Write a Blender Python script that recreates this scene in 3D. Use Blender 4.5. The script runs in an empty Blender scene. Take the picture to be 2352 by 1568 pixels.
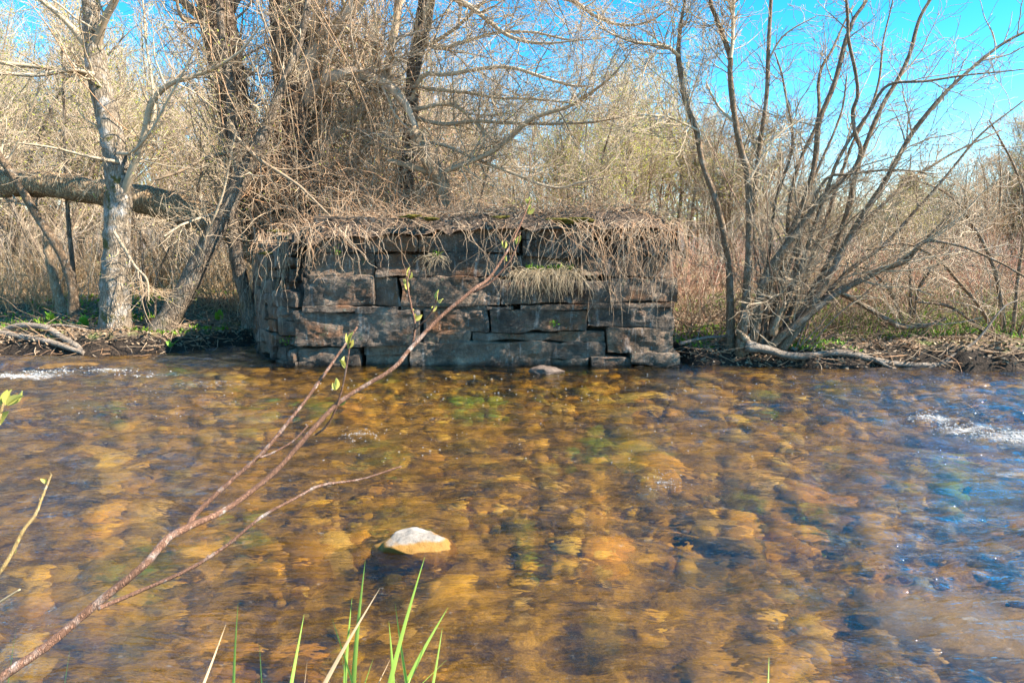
import bpy, math, random
import numpy as np
from mathutils import Vector

S = bpy.context.scene
COL = S.collection
RNG = np.random.default_rng(7)
rad = math.radians

# ------------------------------------------------------------------ camera geometry
CAM_H, F, PITCH = 1.7, 1568.0, math.atan(224 / 1568)
cp, sp = math.cos(PITCH), math.sin(PITCH)


def ray(px, py):
    cx, cy = (px - 1176) / F, -(py - 784) / F
    return np.array([cx, cp + cy * sp, -sp + cy * cp])


def at(px, py, Y):
    """point of the place seen at (px, py) of a 2352 wide picture, Y metres ahead"""
    d = ray(px, py)
    return np.array([0, 0, CAM_H]) + d * (Y / d[1])


def onz(px, py, z):
    d = ray(px, py)
    return np.array([0, 0, CAM_H]) + d * ((z - CAM_H) / d[2])


# ------------------------------------------------------------------ numpy noise
def _hash(ix, iy, iz):
    h = (ix.astype(np.int64) * 374761393 + iy.astype(np.int64) * 668265263 + iz.astype(np.int64) * 2147483647 * 3) & 0xffffffff
    h = ((h ^ (h >> 13)) * 1274126177) & 0xffffffff
    h = (h ^ (h >> 16)) * 2246822519 & 0xffffffff
    return ((h ^ (h >> 15)) & 0xffff) / 32767.5 - 1.0


def noise3(p):
    p = np.asarray(p, float)
    i = np.floor(p).astype(np.int64)
    f = p - i
    f = f * f * f * (f * (f * 6 - 15) + 10)
    r = 0
    for a in (0, 1):
        for b in (0, 1):
            for c in (0, 1):
                w = (f[..., 0] if a else 1 - f[..., 0]) * (f[..., 1] if b else 1 - f[..., 1]) * (f[..., 2] if c else 1 - f[..., 2])
                r = r + w * _hash(i[..., 0] + a, i[..., 1] + b, i[..., 2] + c)
    return r


def fbm(p, o=3):
    p = np.asarray(p, float)
    r, a = 0, 1
    for k in range(o):
        r = r + a * noise3(p * (2.03 ** k) + 17.3 * k)
        a *= .5
    return r


def fb2(x, y, s, o=3, z=0.0):
    return fbm(np.stack([x * s, y * s, np.full_like(x, z)], -1), o)


# ------------------------------------------------------------------ mesh building
class MB:
    def __init__(self):
        self.v, self.q, self.t, self.n, self.c = [], [], [], [], 0

    def add(self, V, quads=None, tris=None, ngons=None):
        V = np.asarray(V, float).reshape(-1, 3)
        if quads is not None and len(quads):
            self.q.append(np.asarray(quads).reshape(-1, 4) + self.c)
        if tris is not None and len(tris):
            self.t.append(np.asarray(tris).reshape(-1, 3) + self.c)
        for g in ngons or ():
            self.n.append([i + self.c for i in g])
        self.v.append(V)
        self.c += len(V)

    def build(self, name, mat, parent=None, smooth=True, loc=None, mesh_only=False):
        V = np.concatenate(self.v)
        if loc is not None:
            V = V - np.asarray(loc)
        idx, tot = [], []
        for L, k in ((self.q, 4), (self.t, 3)):
            if L:
                a = np.concatenate(L)
                idx.append(a.reshape(-1))
                tot.append(np.full(len(a), k))
        for g in self.n:
            idx.append(np.array(g))
            tot.append(np.array([len(g)]))
        idx, tot = np.concatenate(idx).astype(np.int32), np.concatenate(tot).astype(np.int32)
        me = bpy.data.meshes.new(name)
        me.vertices.add(len(V))
        me.vertices.foreach_set('co', V.astype(np.float32).reshape(-1))
        me.loops.add(len(idx))
        me.loops.foreach_set('vertex_index', idx)
        me.polygons.add(len(tot))
        me.polygons.foreach_set('loop_start', np.concatenate([[0], np.cumsum(tot)[:-1]]).astype(np.int32))
        me.update(calc_edges=True)
        me.polygons.foreach_set('use_smooth', np.full(len(tot), smooth))
        me.validate()
        for m in (mat if isinstance(mat, (list, tuple)) else [mat]):
            me.materials.append(m)
        if mesh_only:
            return me
        o = bpy.data.objects.new(name, me)
        COL.objects.link(o)
        if parent is not None:
            o.parent = parent
        if loc is not None and parent is None:
            o.location = loc
        return o


def unit(a):
    return a / np.maximum(np.linalg.norm(a, axis=-1, keepdims=True), 1e-9)


def tubes(mb, P, R, k=3, cap=False, rough=0.0, rs=6.0):
    """sweep N polylines P (N,n,3) with radii R (N,n) into tubes of k sides"""
    P = np.asarray(P, float)
    R = np.asarray(R, float)
    if P.ndim == 2:
        P, R = P[None], R[None]
    N, n = P.shape[:2]
    T = unit(np.gradient(P, axis=1))
    m = np.abs(T.mean(1))
    ref = np.zeros((N, 3))
    ref[np.arange(N), m.argmin(1)] = 1
    ref = np.repeat(ref[:, None], n, 1)
    A = unit(np.cross(T, ref))
    B = np.cross(T, A)
    ang = np.arange(k) * 2 * math.pi / k
    RR = np.repeat(R[:, :, None], k, 2)
    off = A[:, :, None] * np.cos(ang)[:, None] + B[:, :, None] * np.sin(ang)[:, None]
    if rough:
        RR = RR * (1 + rough * fbm((P[:, :, None] + off * R[:, :, None, None]) * rs, 3))
    V = P[:, :, None] + off * RR[..., None]
    i = np.arange(N)[:, None, None] * n * k + np.arange(n - 1)[None, :, None] * k
    a = np.arange(k)[None, None]
    b = (np.arange(k) + 1)[None, None] % k
    Q = np.stack([i + a, i + b, i + k + b, i + k + a], -1).reshape(-1, 4)
    ng = []
    if cap:
        for j in range(N):
            ng.append(list(range(j * n * k, j * n * k + k))[::-1])
            ng.append(list(range(j * n * k + (n - 1) * k, j * n * k + n * k)))
    mb.add(V, quads=Q, ngons=ng)


def catmull(pts, n):
    p = np.asarray(pts, float)
    p = np.vstack([2 * p[0] - p[1], p, 2 * p[-1] - p[-2]])
    m = len(p) - 3
    u = np.linspace(0, m - 1e-6, n)
    i = u.astype(int)
    t = (u - i)[:, None]
    a, b, c, d = p[i], p[i + 1], p[i + 2], p[i + 3]
    return .5 * (2 * b + (c - a) * t + (2 * a - 5 * b + 4 * c - d) * t * t + (3 * b - a - 3 * c + d) * t ** 3)


def path(pts, Y, n=30, Y1=None, wob=0.0, seed=0):
    """traced line of (px, py, width px) at a depth that runs from Y to Y1 -> points, radii"""
    c = []
    Y1 = Y if Y1 is None else Y1
    m = len(pts)
    for k, (x, y, w) in enumerate(pts):
        yy = Y + (Y1 - Y) * k / (m - 1)
        c.append([*at(x, y, yy), w / F * yy / 2])
    s = catmull(c, n)
    P, R = s[:, :3], np.maximum(s[:, 3], .001)
    if wob:
        P = P + wob * np.stack([noise3(P * 1.7 + seed + 31 * q) for q in range(3)], -1)
    return P, R


def grow(rng, start, d, L, r0, r1, n, wander=.15, up=0.0):
    N = len(start)
    P = [np.array(start, float)]
    d = unit(np.array(d, float))
    st = (L / (n - 1))[:, None]
    for i in range(n - 1):
        d = d + rng.normal(0, wander, (N, 3))
        d[:, 2] += up
        d = unit(d)
        P.append(P[-1] + d * st)
    P = np.stack(P, 1)
    s = np.linspace(0, 1, n)[None]
    return P, np.asarray(r0)[:, None] * (1 - s) + np.asarray(r1)[:, None] * s


def spawn(rng, P, R, count, t0, t1, ang, L, n, ratio=.55, rmin=.003, wander=.15, up=.0, taper=.5, bias=None, rmax=9):
    N, m = P.shape[:2]
    if N == 0 or count == 0:
        return np.zeros((0, n, 3)), np.zeros((0, n))
    w = np.linalg.norm(P[:, -1] - P[:, 0], axis=1)
    idx = rng.choice(N, count, p=w / w.sum())
    t = rng.uniform(t0, t1, count)
    u = t * (m - 1)
    i = np.minimum(u.astype(int), m - 2)
    f = (u - i)[:, None]
    pos = P[idx, i] * (1 - f) + P[idx, i + 1] * f
    tan = unit(P[idx, i + 1] - P[idx, i])
    r = R[idx, i] * (1 - f[:, 0]) + R[idx, i + 1] * f[:, 0]
    perp = unit(np.cross(tan, rng.normal(0, 1, (count, 3))))
    a = np.radians(rng.uniform(ang[0], ang[1], count))[:, None]
    d = tan * np.cos(a) + perp * np.sin(a)
    if bias is not None:
        d = d + np.asarray(bias)
    LL = rng.uniform(L[0], L[1], count) * (1 - taper * t)
    r0 = np.clip(r * ratio, rmin, rmax)
    return grow(rng, pos, d, LL, r0, np.full(count, rmin) * .8, n, wander, up)


def leaves(mb, pos, d, size, rng, w=.4, bend=.2):
    """leaf shaped folded blades: pos (N,3), direction d, size (N,)"""
    N = len(pos)
    d = unit(d)
    side = unit(np.cross(d, rng.normal(0, 1, (N, 3))))
    nrm = np.cross(d, side)
    s = size[:, None]
    v = np.stack([pos, pos + d * s * .45 + side * s * w * .5 + nrm * s * bend * .3, pos + d * s - nrm * s * bend,
                  pos + d * s * .45 - side * s * w * .5 + nrm * s * bend * .3], 1)
    base = np.arange(N)[:, None] * 4
    mb.add(v, tris=np.concatenate([base + [[0, 1, 2]], base + [[0, 2, 3]]]))


# ------------------------------------------------------------------ tags
def tag(o, label=None, cat=None, group=None, kind=None):
    for k, v in (('label', label), ('category', cat), ('group', group), ('kind', kind)):
        if v:
            o[k] = v
    return o


def empty(name, loc=(0, 0, 0)):
    o = bpy.data.objects.new(name, None)
    o.empty_display_size = .1
    o.location = loc
    COL.objects.link(o)
    return o


# ------------------------------------------------------------------ materials
class NT:
    def __init__(self, name):
        self.m = bpy.data.materials.new(name)
        self.m.use_nodes = True
        self.t = self.m.node_tree
        self.t.nodes.clear()
        self.out = self.n('ShaderNodeOutputMaterial')

    def n(self, typ, ins=None, **kw):
        nd = self.t.nodes.new(typ)
        for k, v in kw.items():
            setattr(nd, k, v)
        for k, v in (ins or {}).items():
            self.set(nd, k, v)
        return nd

    def set(self, nd, k, v):
        s = nd.inputs[k]
        if isinstance(v, bpy.types.NodeSocket):
            self.t.links.new(v, s)
        elif isinstance(v, tuple) and len(v) == 3 and s.type == 'RGBA':
            s.default_value = (*v, 1)
        else:
            s.default_value = v

    def coord(self, kind='Object', scale=(1, 1, 1)):
        c = self.n('ShaderNodeTexCoord')
        return self.n('ShaderNodeMapping', {'Vector': c.outputs[kind], 'Scale': scale}).outputs[0]

    def pos(self, scale=(1, 1, 1)):
        c = self.n('ShaderNodeNewGeometry')
        return self.n('ShaderNodeMapping', {'Vector': c.outputs['Position'], 'Scale': scale}).outputs[0]

    def noise(self, vec, scale, detail=4, rough=.55, dist=0):
        return self.n('ShaderNodeTexNoise', {'Vector': vec, 'Scale': scale, 'Detail': detail, 'Roughness': rough, 'Distortion': dist}).outputs[0]

    def ramp(self, fac, stops, interp='LINEAR'):
        r = self.n('ShaderNodeValToRGB', {'Fac': fac})
        r.color_ramp.interpolation = interp
        e = r.color_ramp.elements
        while len(e) < len(stops):
            e.new(.5)
        for el, (p, c) in zip(e, stops):
            el.position = p
            el.color = (c, c, c, 1) if not isinstance(c, tuple) else (*c, 1)
        return r.outputs[0]

    def mix(self, fac, a, b, mode='MIX'):
        m = self.n('ShaderNodeMix', data_type='RGBA', blend_type=mode)
        for k, v in ((0, fac), (6, a), (7, b)):
            if isinstance(v, bpy.types.NodeSocket):
                self.t.links.new(v, m.inputs[k])
            else:
                m.inputs[k].default_value = (*v, 1) if isinstance(v, tuple) else v
        return m.outputs[2]

    def math(self, op, a, b=0.0, clamp=False):
        m = self.n('ShaderNodeMath', operation=op, use_clamp=clamp)
        self.set(m, 0, a)
        self.set(m, 1, b)
        return m.outputs[0]

    def island(self):
        return self.n('ShaderNodeNewGeometry').outputs['Random Per Island']

    def bump(self, h, strength=.5, dist=.02, normal=None):
        b = self.n('ShaderNodeBump', {'Height': h, 'Strength': strength, 'Distance': dist})
        if normal is not None:
            self.set(b, 'Normal', normal)
        return b.outputs[0]

    def bsdf(self, color, rough=.8, normal=None, spec=.3, transl=None):
        p = self.n('ShaderNodeBsdfPrincipled', {'Base Color': color, 'Roughness': rough, 'Specular IOR Level': spec})
        if normal is not None:
            self.set(p, 'Normal', normal)
        sh = p.outputs[0]
        if transl:
            tr = self.n('ShaderNodeBsdfTranslucent', {'Color': color})
            sh = self.n('ShaderNodeMixShader', {0: transl, 1: sh, 2: tr.outputs[0]}).outputs[0]
        self.t.links.new(sh, self.out.inputs[0])
        return self.m


def mat_twig(name, stops, rough=.8, transl=None, spec=.3):
    t = NT(name)
    n = len(stops)
    c = t.ramp(t.island(), [(k / max(n - 1, 1), s) for k, s in enumerate(stops)])
    f = t.noise(t.pos(), 9, 2)
    c = t.mix(t.ramp(f, [(.35, 0.0), (.7, .5)]), c, t.mix(1.0, c, (.55, .5, .48), 'MULTIPLY'))
    return t.bsdf(c, rough, transl=transl, spec=spec)


def mat_bark(name, dark, light, lichen=(.5, .5, .48), lich=.3, moss=.0, sc=1.0, furrow=1.0):
    t = NT(name)
    p = t.pos()
    st = t.pos((1, 1, .16))
    v = t.n('ShaderNodeTexVoronoi', {'Vector': t.mix(.12, st, t.n('ShaderNodeTexNoise', {'Vector': st, 'Scale': 14 * sc, 'Detail': 3}).outputs[1]), 'Scale': 34 * sc}, feature='DISTANCE_TO_EDGE').outputs['Distance']
    fur = t.ramp(v, [(0, 0.0), (.22, 1.0)])
    n1 = t.noise(st, 40 * sc, 6, .65)
    c = t.mix(t.math('MULTIPLY', fur, n1), dark, light)
    n2 = t.noise(p, 5 * sc, 5, .65)
    c = t.mix(t.ramp(n2, [(.52, 0.0), (.62, lich)]), c, lichen)
    n4 = t.noise(p, 30, 3, .6)
    c = t.mix(t.ramp(n4, [(.62, 0.0), (.68, lich * .9)]), c, (.62, .62, .58))
    if moss:
        n3 = t.noise(p, 2.6, 5, .7)
        c = t.mix(t.ramp(n3, [(.58, 0.0), (.64, moss)]), c, (.09, .085, .015))
    h = t.math('ADD', t.math('MULTIPLY', fur, .8 * furrow), t.math('MULTIPLY', n1, .6))
    return t.bsdf(c, .9, t.bump(h, .9, .018 / sc))


M = {}
M['twig_tan'] = mat_twig('twig_tan', [(.33, .245, .17), (.52, .41, .295), (.60, .50, .39), (.42, .32, .215), (.46, .40, .25)])
M['twig_grey'] = mat_twig('twig_grey', [(.30, .22, .145), (.47, .37, .25), (.55, .45, .32), (.38, .27, .17)])
M['twig_red'] = mat_twig('twig_red', [(.30, .13, .085), (.42, .21, .14), (.36, .24, .16), (.46, .26, .19)])
M['twig_dark'] = mat_twig('twig_dark', [(.19, .13, .085), (.31, .225, .145), (.42, .32, .22)])
M['vine'] = mat_twig('vine', [(.40, .27, .17), (.60, .45, .30), (.68, .54, .39), (.5, .34, .21), (.58, .34, .19), (.46, .33, .21)])
M['matvine'] = mat_twig('matvine', [(.25, .15, .09), (.42, .29, .18), (.52, .4, .28), (.34, .22, .13), (.46, .27, .15), (.2, .13, .085)])
M['straw'] = mat_twig('straw', [(.42, .28, .14), (.52, .37, .2), (.6, .46, .28), (.40, .24, .12)], transl=.25)
M['palegrass'] = mat_twig('palegrass', [(.42, .33, .21), (.55, .45, .31), (.5, .4, .25)], transl=.2)
M['bud'] = mat_twig('bud', [(.48, .52, .06), (.60, .62, .12), (.42, .48, .06), (.6, .54, .17)], .6, transl=.4)
M['redbud'] = mat_twig('redbud', [(.33, .14, .10), (.4, .2, .16), (.42, .34, .12)], .6, transl=.3)
M['green'] = mat_twig('green', [(.12, .27, .02), (.2, .4, .03), (.3, .44, .05), (.08, .2, .03)], .55, transl=.35)
M['blade'] = mat_twig('blade', [(.24, .46, .05), (.32, .52, .08), (.40, .56, .13)], .45, transl=.4)
M['leaf'] = mat_twig('leaf', [(.52, .52, .08), (.6, .56, .16)], .5, transl=.4)
M['litter'] = mat_twig('litter', [(.14, .09, .055), (.26, .18, .115), (.38, .29, .2), (.2, .13, .08), (.46, .36, .26)])
M['conifer'] = mat_twig('conifer', [(.02, .05, .03), (.03, .07, .03)])
M['bark_ash'] = mat_bark('bark_ash', (.18, .14, .10), (.48, .39, .29), (.5, .5, .49), .55, .9)
M['bark_brown'] = mat_bark('bark_brown', (.10, .075, .055), (.42, .32, .23), (.36, .33, .27), .3, .35)
M['bark_willow'] = mat_bark('bark_willow', (.08, .055, .04), (.34, .24, .16), (.26, .2, .14), .25, .15, .7, 1.3)
M['bark_log'] = mat_bark('bark_log', (.2, .125, .07), (.72, .5, .28), (.4, .33, .24), .3, .1, .8, 1.3)
M['bark_shrub'] = mat_bark('bark_shrub', (.15, .10, .065), (.48, .33, .2), (.42, .4, .35), .45, .2, 1.6)
M['bark_alder'] = mat_bark('bark_alder', (.13, .065, .042), (.36, .2, .13), (.5, .4, .34), .5, 0, 3.0, .5)
M['driftwood'] = mat_bark('driftwood', (.17, .13, .10), (.4, .335, .27), (.42, .39, .34), .35, 0, 1.6, .6)
M['deadwood'] = mat_bark('deadwood', (.22, .14, .08), (.58, .45, .3), (.55, .48, .38), .4, 0, 1.2, .6)


def mat_stone():
    t = NT('abutment_stone')
    p = t.pos()
    r = t.island()
    n = t.noise(p, 3.2, 6, .62)
    c = t.ramp(n, [(.30, (.07, .058, .046)), (.43, (.18, .15, .12)), (.56, (.31, .25, .195)), (.70, (.5, .42, .33))])
    c = t.mix(1.0, c, t.ramp(r, [(0, (.72, .74, .78)), (.3, (1.15, 1.02, .92)), (.6, (.8, .8, .82)), (1, (1.3, 1.2, 1.1))]), 'MULTIPLY')
    rust = t.noise(t.pos((1, 1, 1.6)), 1.7, 5, .65)
    c = t.mix(t.ramp(rust, [(.52, 0.0), (.64, .7)]), c, (.30, .13, .05))
    stre = t.noise(t.pos((5, 5, .8)), 2.2, 4, .65)
    c = t.mix(t.ramp(stre, [(.57, 0.0), (.68, .6)]), c, (.56, .53, .5))
    dk = t.noise(t.pos((1, 1, .9)), 1.15, 5, .7)
    c = t.mix(t.ramp(dk, [(.52, 0.0), (.66, .72)]), c, (.028, .026, .025))
    lic = t.noise(p, 14, 3, .6)
    c = t.mix(t.ramp(lic, [(.66, 0.0), (.70, .7)]), c, (.30, .36, .30))
    tl = t.noise(p, 3.7, 4, .7)
    c = t.mix(t.ramp(tl, [(.62, 0.0), (.69, .6)]), c, (.10, .17, .09))
    c = t.mix(1.0, c, (.88, .82, .77), 'MULTIPLY')
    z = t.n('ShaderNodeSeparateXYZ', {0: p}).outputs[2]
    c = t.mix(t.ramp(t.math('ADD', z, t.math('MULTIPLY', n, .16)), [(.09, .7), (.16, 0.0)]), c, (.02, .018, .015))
    f = t.noise(p, 45, 4, .7)
    c = t.mix(.5, c, t.ramp(f, [(.3, (.55, .55, .55)), (.7, (1.4, 1.4, 1.4))]), 'MULTIPLY')
    h = t.math('ADD', t.noise(p, 7, 8, .68), t.math('MULTIPLY', t.noise(t.pos((1, 1, 2.2)), 16, 6, .75), .5))
    return t.bsdf(c, .82, t.bump(h, 1.0, .09), spec=.35)


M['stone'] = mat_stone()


def mat_rock(name, a, b, wet=None):
    t = NT(name)
    p = t.pos()
    c = t.ramp(t.noise(p, 9, 6, .65), [(.35, a), (.65, b)])
    c = t.mix(.6, c, t.ramp(t.noise(p, 60, 3, .7), [(.3, (.6, .6, .6)), (.7, (1.3, 1.3, 1.3))]), 'MULTIPLY')
    if wet:                      # the algae stained band under the flood line
        z = t.n('ShaderNodeSeparateXYZ', {0: t.pos()}).outputs[2]
        z = t.math('ADD', z, t.math('MULTIPLY', t.noise(p, 12, 3), .05))
        c = t.mix(t.ramp(z, [(wet[0], 1.0), (wet[0] + .012, 0.0)]), c, wet[1])
    return t.bsdf(c, .7, t.bump(t.noise(p, 26, 6, .7), .6, .02))


M['rock_pale'] = mat_rock('rock_pale', (.15, .135, .115), (.32, .285, .245), (.06, (.24, .125, .025)))
M['rock_brown'] = mat_rock('rock_brown', (.07, .052, .04), (.17, .125, .1))
M['rock_amber'] = mat_rock('rock_amber', (.06, .035, .014), (.18, .1, .03))


def mat_cobble():
    t = NT('cobbles')
    p = t.pos()
    c = t.ramp(t.island(), [(0, (.80, .47, .07)), (.14, (.88, .62, .15)), (.28, (.44, .24, .05)), (.42, (.88, .68, .26)), (.52, (.30, .29, .08)),
                            (.64, (.76, .42, .09)), (.76, (.14, .10, .05)), (.88, (.88, .66, .36)), (1, (.6, .36, .13))])
    c = t.mix(.7, c, t.ramp(t.noise(p, 13, 5, .65), [(.3, (.6, .55, .42)), (.65, (1.3, 1.24, 1.1))]), 'MULTIPLY')
    al = t.noise(p, .9, 4, .65)
    dp = t.noise(t.pos((.8, 1.1, 1)), 2.9, 4, .62)
    c = t.mix(t.ramp(dp, [(.485, 0.0), (.53, .93)]), c, t.mix(1.0, c, (.10, .10, .11), 'MULTIPLY'))
    c = t.mix(t.ramp(al, [(.54, 0.0), (.62, .75)]), c, t.mix(t.ramp(t.noise(p, .5, 2), [(.42, 0.0), (.55, 1.0)]), (.20, .15, .03), (.17, .42, .04)))
    return t.bsdf(c, .7, t.bump(t.noise(p, 22, 5, .7), .5, .02))


M['cobble'] = mat_cobble()


def mat_ground():
    t = NT('ground')
    p = t.pos()
    xyz = t.n('ShaderNodeSeparateXYZ', {0: p})
    n1 = t.noise(p, 2.3, 6, .65)
    n2 = t.noise(p, 24, 5, .7)
    litter = t.ramp(n2, [(.3, (.05, .033, .02)), (.5, (.16, .11, .07)), (.7, (.36, .27, .18))])
    green = t.ramp(n2, [(.3, (.04, .07, .012)), (.7, (.14, .2, .04))])
    c = t.mix(t.ramp(n1, [(.52, 0.0), (.62, .75)]), litter, green)
    # dry straw meadow beyond the belt of brush
    straw = t.ramp(t.noise(p, 6, 6, .7), [(.3, (.17, .10, .05)), (.6, (.28, .185, .105)), (.8, (.33, .24, .15))])
    gm = t.ramp(t.noise(p, .35, 4), [(.5, 0.0), (.62, .7)])
    straw = t.mix(gm, straw, (.13, .16, .035))
    c = t.mix(t.ramp(t.math('MULTIPLY', t.math('SUBTRACT', xyz.outputs[1], 12.5), .2, True), [(0, 0.0), (1, 1.0)]), c, straw)
    rise = t.ramp(t.noise(p, 1.2, 6, .75), [(.35, (.06, .045, .035)), (.6, (.17, .13, .095)), (.75, (.2, .19, .09))])
    c = t.mix(t.ramp(t.math('MULTIPLY', xyz.outputs[1], .01), [(.62, 0.0), (.8, 1.0)]), c, rise)
    # wet soil and the stream bed
    soil = t.ramp(n2, [(.3, (.012, .009, .007)), (.7, (.05, .035, .025))])
    zz = t.math('ADD', xyz.outputs[2], t.math('MULTIPLY', n1, .12))
    c = t.mix(t.ramp(zz, [(.26, 1.0), (.34, 0.0)]), c, soil)
    bed = t.ramp(t.noise(p, 5, 6, .65), [(.36, (.015, .011, .006)), (.47, (.14, .08, .02)), (.62, (.72, .45, .09))])
    al = t.noise(p, .9, 4, .65)
    bed = t.mix(t.ramp(al, [(.57, 0.0), (.66, .7)]), bed, (.2, .2, .03))
    c = t.mix(t.ramp(t.math('ADD', xyz.outputs[2], .06), [(0, 1.0), (.02, 0.0)]), c, bed)
    return t.bsdf(c, .9, t.bump(t.math('ADD', n2, n1), .8, .05))


M['ground'] = mat_ground()


def mat_cap():
    t = NT('earth_cap')
    p = t.pos()
    n2 = t.noise(p, 30, 5, .7)
    c = t.ramp(n2, [(.3, (.04, .028, .02)), (.55, (.15, .105, .075)), (.75, (.34, .26, .19))])
    return t.bsdf(c, .95, t.bump(n2, 1, .05))


M['cap'] = mat_cap()


def mat_moss():
    t = NT('moss')
    n = t.noise(t.pos(), 40, 4, .7)
    return t.bsdf(t.ramp(n, [(.3, (.05, .045, .008)), (.7, (.22, .18, .03))]), .95, t.bump(n, 1, .03))


M['moss'] = mat_moss()


def mat_water():
    t = NT('stream_water')
    p = t.pos((.36, 1.8, 1))
    w = t.n('ShaderNodeTexNoise', {'Vector': t.pos((.6, 1, 1)), 'Scale': 1.3, 'Detail': 2}).outputs[1]
    pw = t.mix(.35, p, w, 'ADD')
    a = t.noise(pw, 6, 5, .62)
    b = t.noise(pw, 26, 3, .55)
    ch = t.n('ShaderNodeAttribute', attribute_name='chop').outputs['Fac']
    nrm = t.bump(a, t.math('ADD', t.math('MULTIPLY', ch, .40), .42), .10)
    nrm = t.bump(b, t.math('ADD', t.math('MULTIPLY', ch, .3), .3), .02, nrm)
    n2 = t.bump(b, t.math('ADD', t.math('MULTIPLY', ch, .5), .3), .02, t.bump(a, t.math('ADD', t.math('MULTIPLY', ch, .5), .42), .10))
    dt = t.n('ShaderNodeVectorMath', {0: n2, 1: t.n('ShaderNodeNewGeometry').outputs['Incoming']}, operation='DOT_PRODUCT').outputs['Value']
    sc = t.math('POWER', t.math('SUBTRACT', 1.0, t.math('ABSOLUTE', dt), True), 4.2)
    fr = t.math('ADD', t.math('MULTIPLY', sc, .92), t.math('ADD', t.math('MULTIPLY', ch, .10), .085))           # Schlick's form of the reflectance
    tint = (1, .89, .52)
    tr = t.n('ShaderNodeBsdfTransparent', {'Color': tint})
    rf = t.n('ShaderNodeBsdfRefraction', {'Color': tint, 'Roughness': .0, 'IOR': 1.33, 'Normal': t.bump(t.noise(t.mix(.35, t.pos((.85, 1.5, 1)), w, 'ADD'), 5, 3, .5), .42, .10)})
    gl = t.n('ShaderNodeBsdfGlossy', {'Color': (1, 1, 1), 'Roughness': .0, 'Normal': nrm})
    under = t.n('ShaderNodeMixShader', {0: .66, 1: tr.outputs[0], 2: rf.outputs[0]})
    mx = t.n('ShaderNodeMixShader', {0: fr, 1: under.outputs[0], 2: gl.outputs[0]})
    fa = t.n('ShaderNodeAttribute', attribute_name='foam').outputs['Fac']
    fn = t.noise(t.pos((1, 1.8, 1)), 16, 6, .72)
    fm = t.ramp(t.math('ADD', fn, t.math('MULTIPLY', fa, .42)), [(.62, 0.0), (.95, .8)])
    fo = t.n('ShaderNodeBsdfDiffuse', {'Color': (.55, .55, .54), 'Normal': t.bump(fn, 1, .05)})
    mx = t.n('ShaderNodeMixShader', {0: fm, 1: mx.outputs[0], 2: fo.outputs[0]})
    t.t.links.new(mx.outputs[0], t.out.inputs[0])
    return t.m


M['water'] = mat_water()


def mat_foam():
    t = NT('foam')
    return t.bsdf((.62, .62, .6), .35, spec=.5, transl=.3)


M['foam'] = mat_foam()

# ------------------------------------------------------------------ terrain, water
BX = np.array([-60, -14, -9, -7, -5.6, -4.9, -4.3, -3.4, -2.5, 2.2, 2.6, 4, 6, 8, 12, 60])
BY = np.array([9.4, 9.9, 10.3, 10.45, 10.6, 11.1, 11.5, 11.7, 11.2, 10.4, 9.45, 9.3, 9.2, 9.1, 9.0, 8.4])


def bank_y(x):
    return np.interp(x, BX, BY) + .10 * noise3(np.stack([x * 1.9, x * 0 + 3, x * 0], -1)) + .05 * noise3(np.stack([x * 5.7, x * 0 + 9, x * 0], -1))


def sstep(a, b, x):
    t = np.clip((x - a) / (b - a), 0, 1)
    return t * t * (3 - 2 * t)


def terrain(x, y):
    x, y = np.asarray(x, float), np.asarray(y, float)
    d = y - bank_y(x)
    bed = -.27 - .06 * fb2(x, y, .7, 3) - .03 * fb2(x, y, 3.1, 2, 4.) + .10 * sstep(7, 10, x) * sstep(9, 6, y) - .12 * sstep(-1, 1, x + 1.2) * sstep(6.3, 8.6, y)
    land = .27 + .09 * fb2(x, y, .6, 3, 2.) + .05 * fb2(x, y, 2.4, 2, 5.) + .25 * sstep(.2, 6, d) + .1 * sstep(6, 40, d)
    land = land + sstep(70, 150, d) * (8 + 2.5 * fb2(x, y, .025, 3, 7.))
    z = bed + (land - bed) * sstep(-.22, .34, d)
    near = .24 + .06 * fb2(x, y, 1.3, 3, 11.)
    e = 2.12 + .10 * noise3(np.stack([x * 1.6, x * 0 + 7, x * 0], -1)) - y
    return z + (near - z) * sstep(-.18, .2, e)


def grid_mesh(name, xs, ys, zf, mat):
    X, Y = np.meshgrid(xs, ys)
    Z = zf(X, Y)
    n = len(xs)
    i = (np.arange(len(ys) - 1)[:, None] * n + np.arange(n - 1)[None]).reshape(-1)
    mb = MB()
    mb.add(np.stack([X, Y, Z], -1), quads=np.stack([i, i + 1, i + n + 1, i + n], -1))
    return mb.build(name, mat)


xs = np.concatenate([-np.geomspace(400, 14, 24)[:-1], np.linspace(-14, 14, 360), np.geomspace(14, 400, 24)[1:]])
ys = np.concatenate([np.linspace(-30, 0, 12)[:-1], np.linspace(0, 8.6, 90)[:-1], np.linspace(8.6, 13.5, 110)[:-1], np.linspace(13.5, 24, 70)[:-1], np.geomspace(24, 500, 40)])
tag(grid_mesh('ground', xs, ys, terrain, M['ground']), kind='structure')


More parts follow.
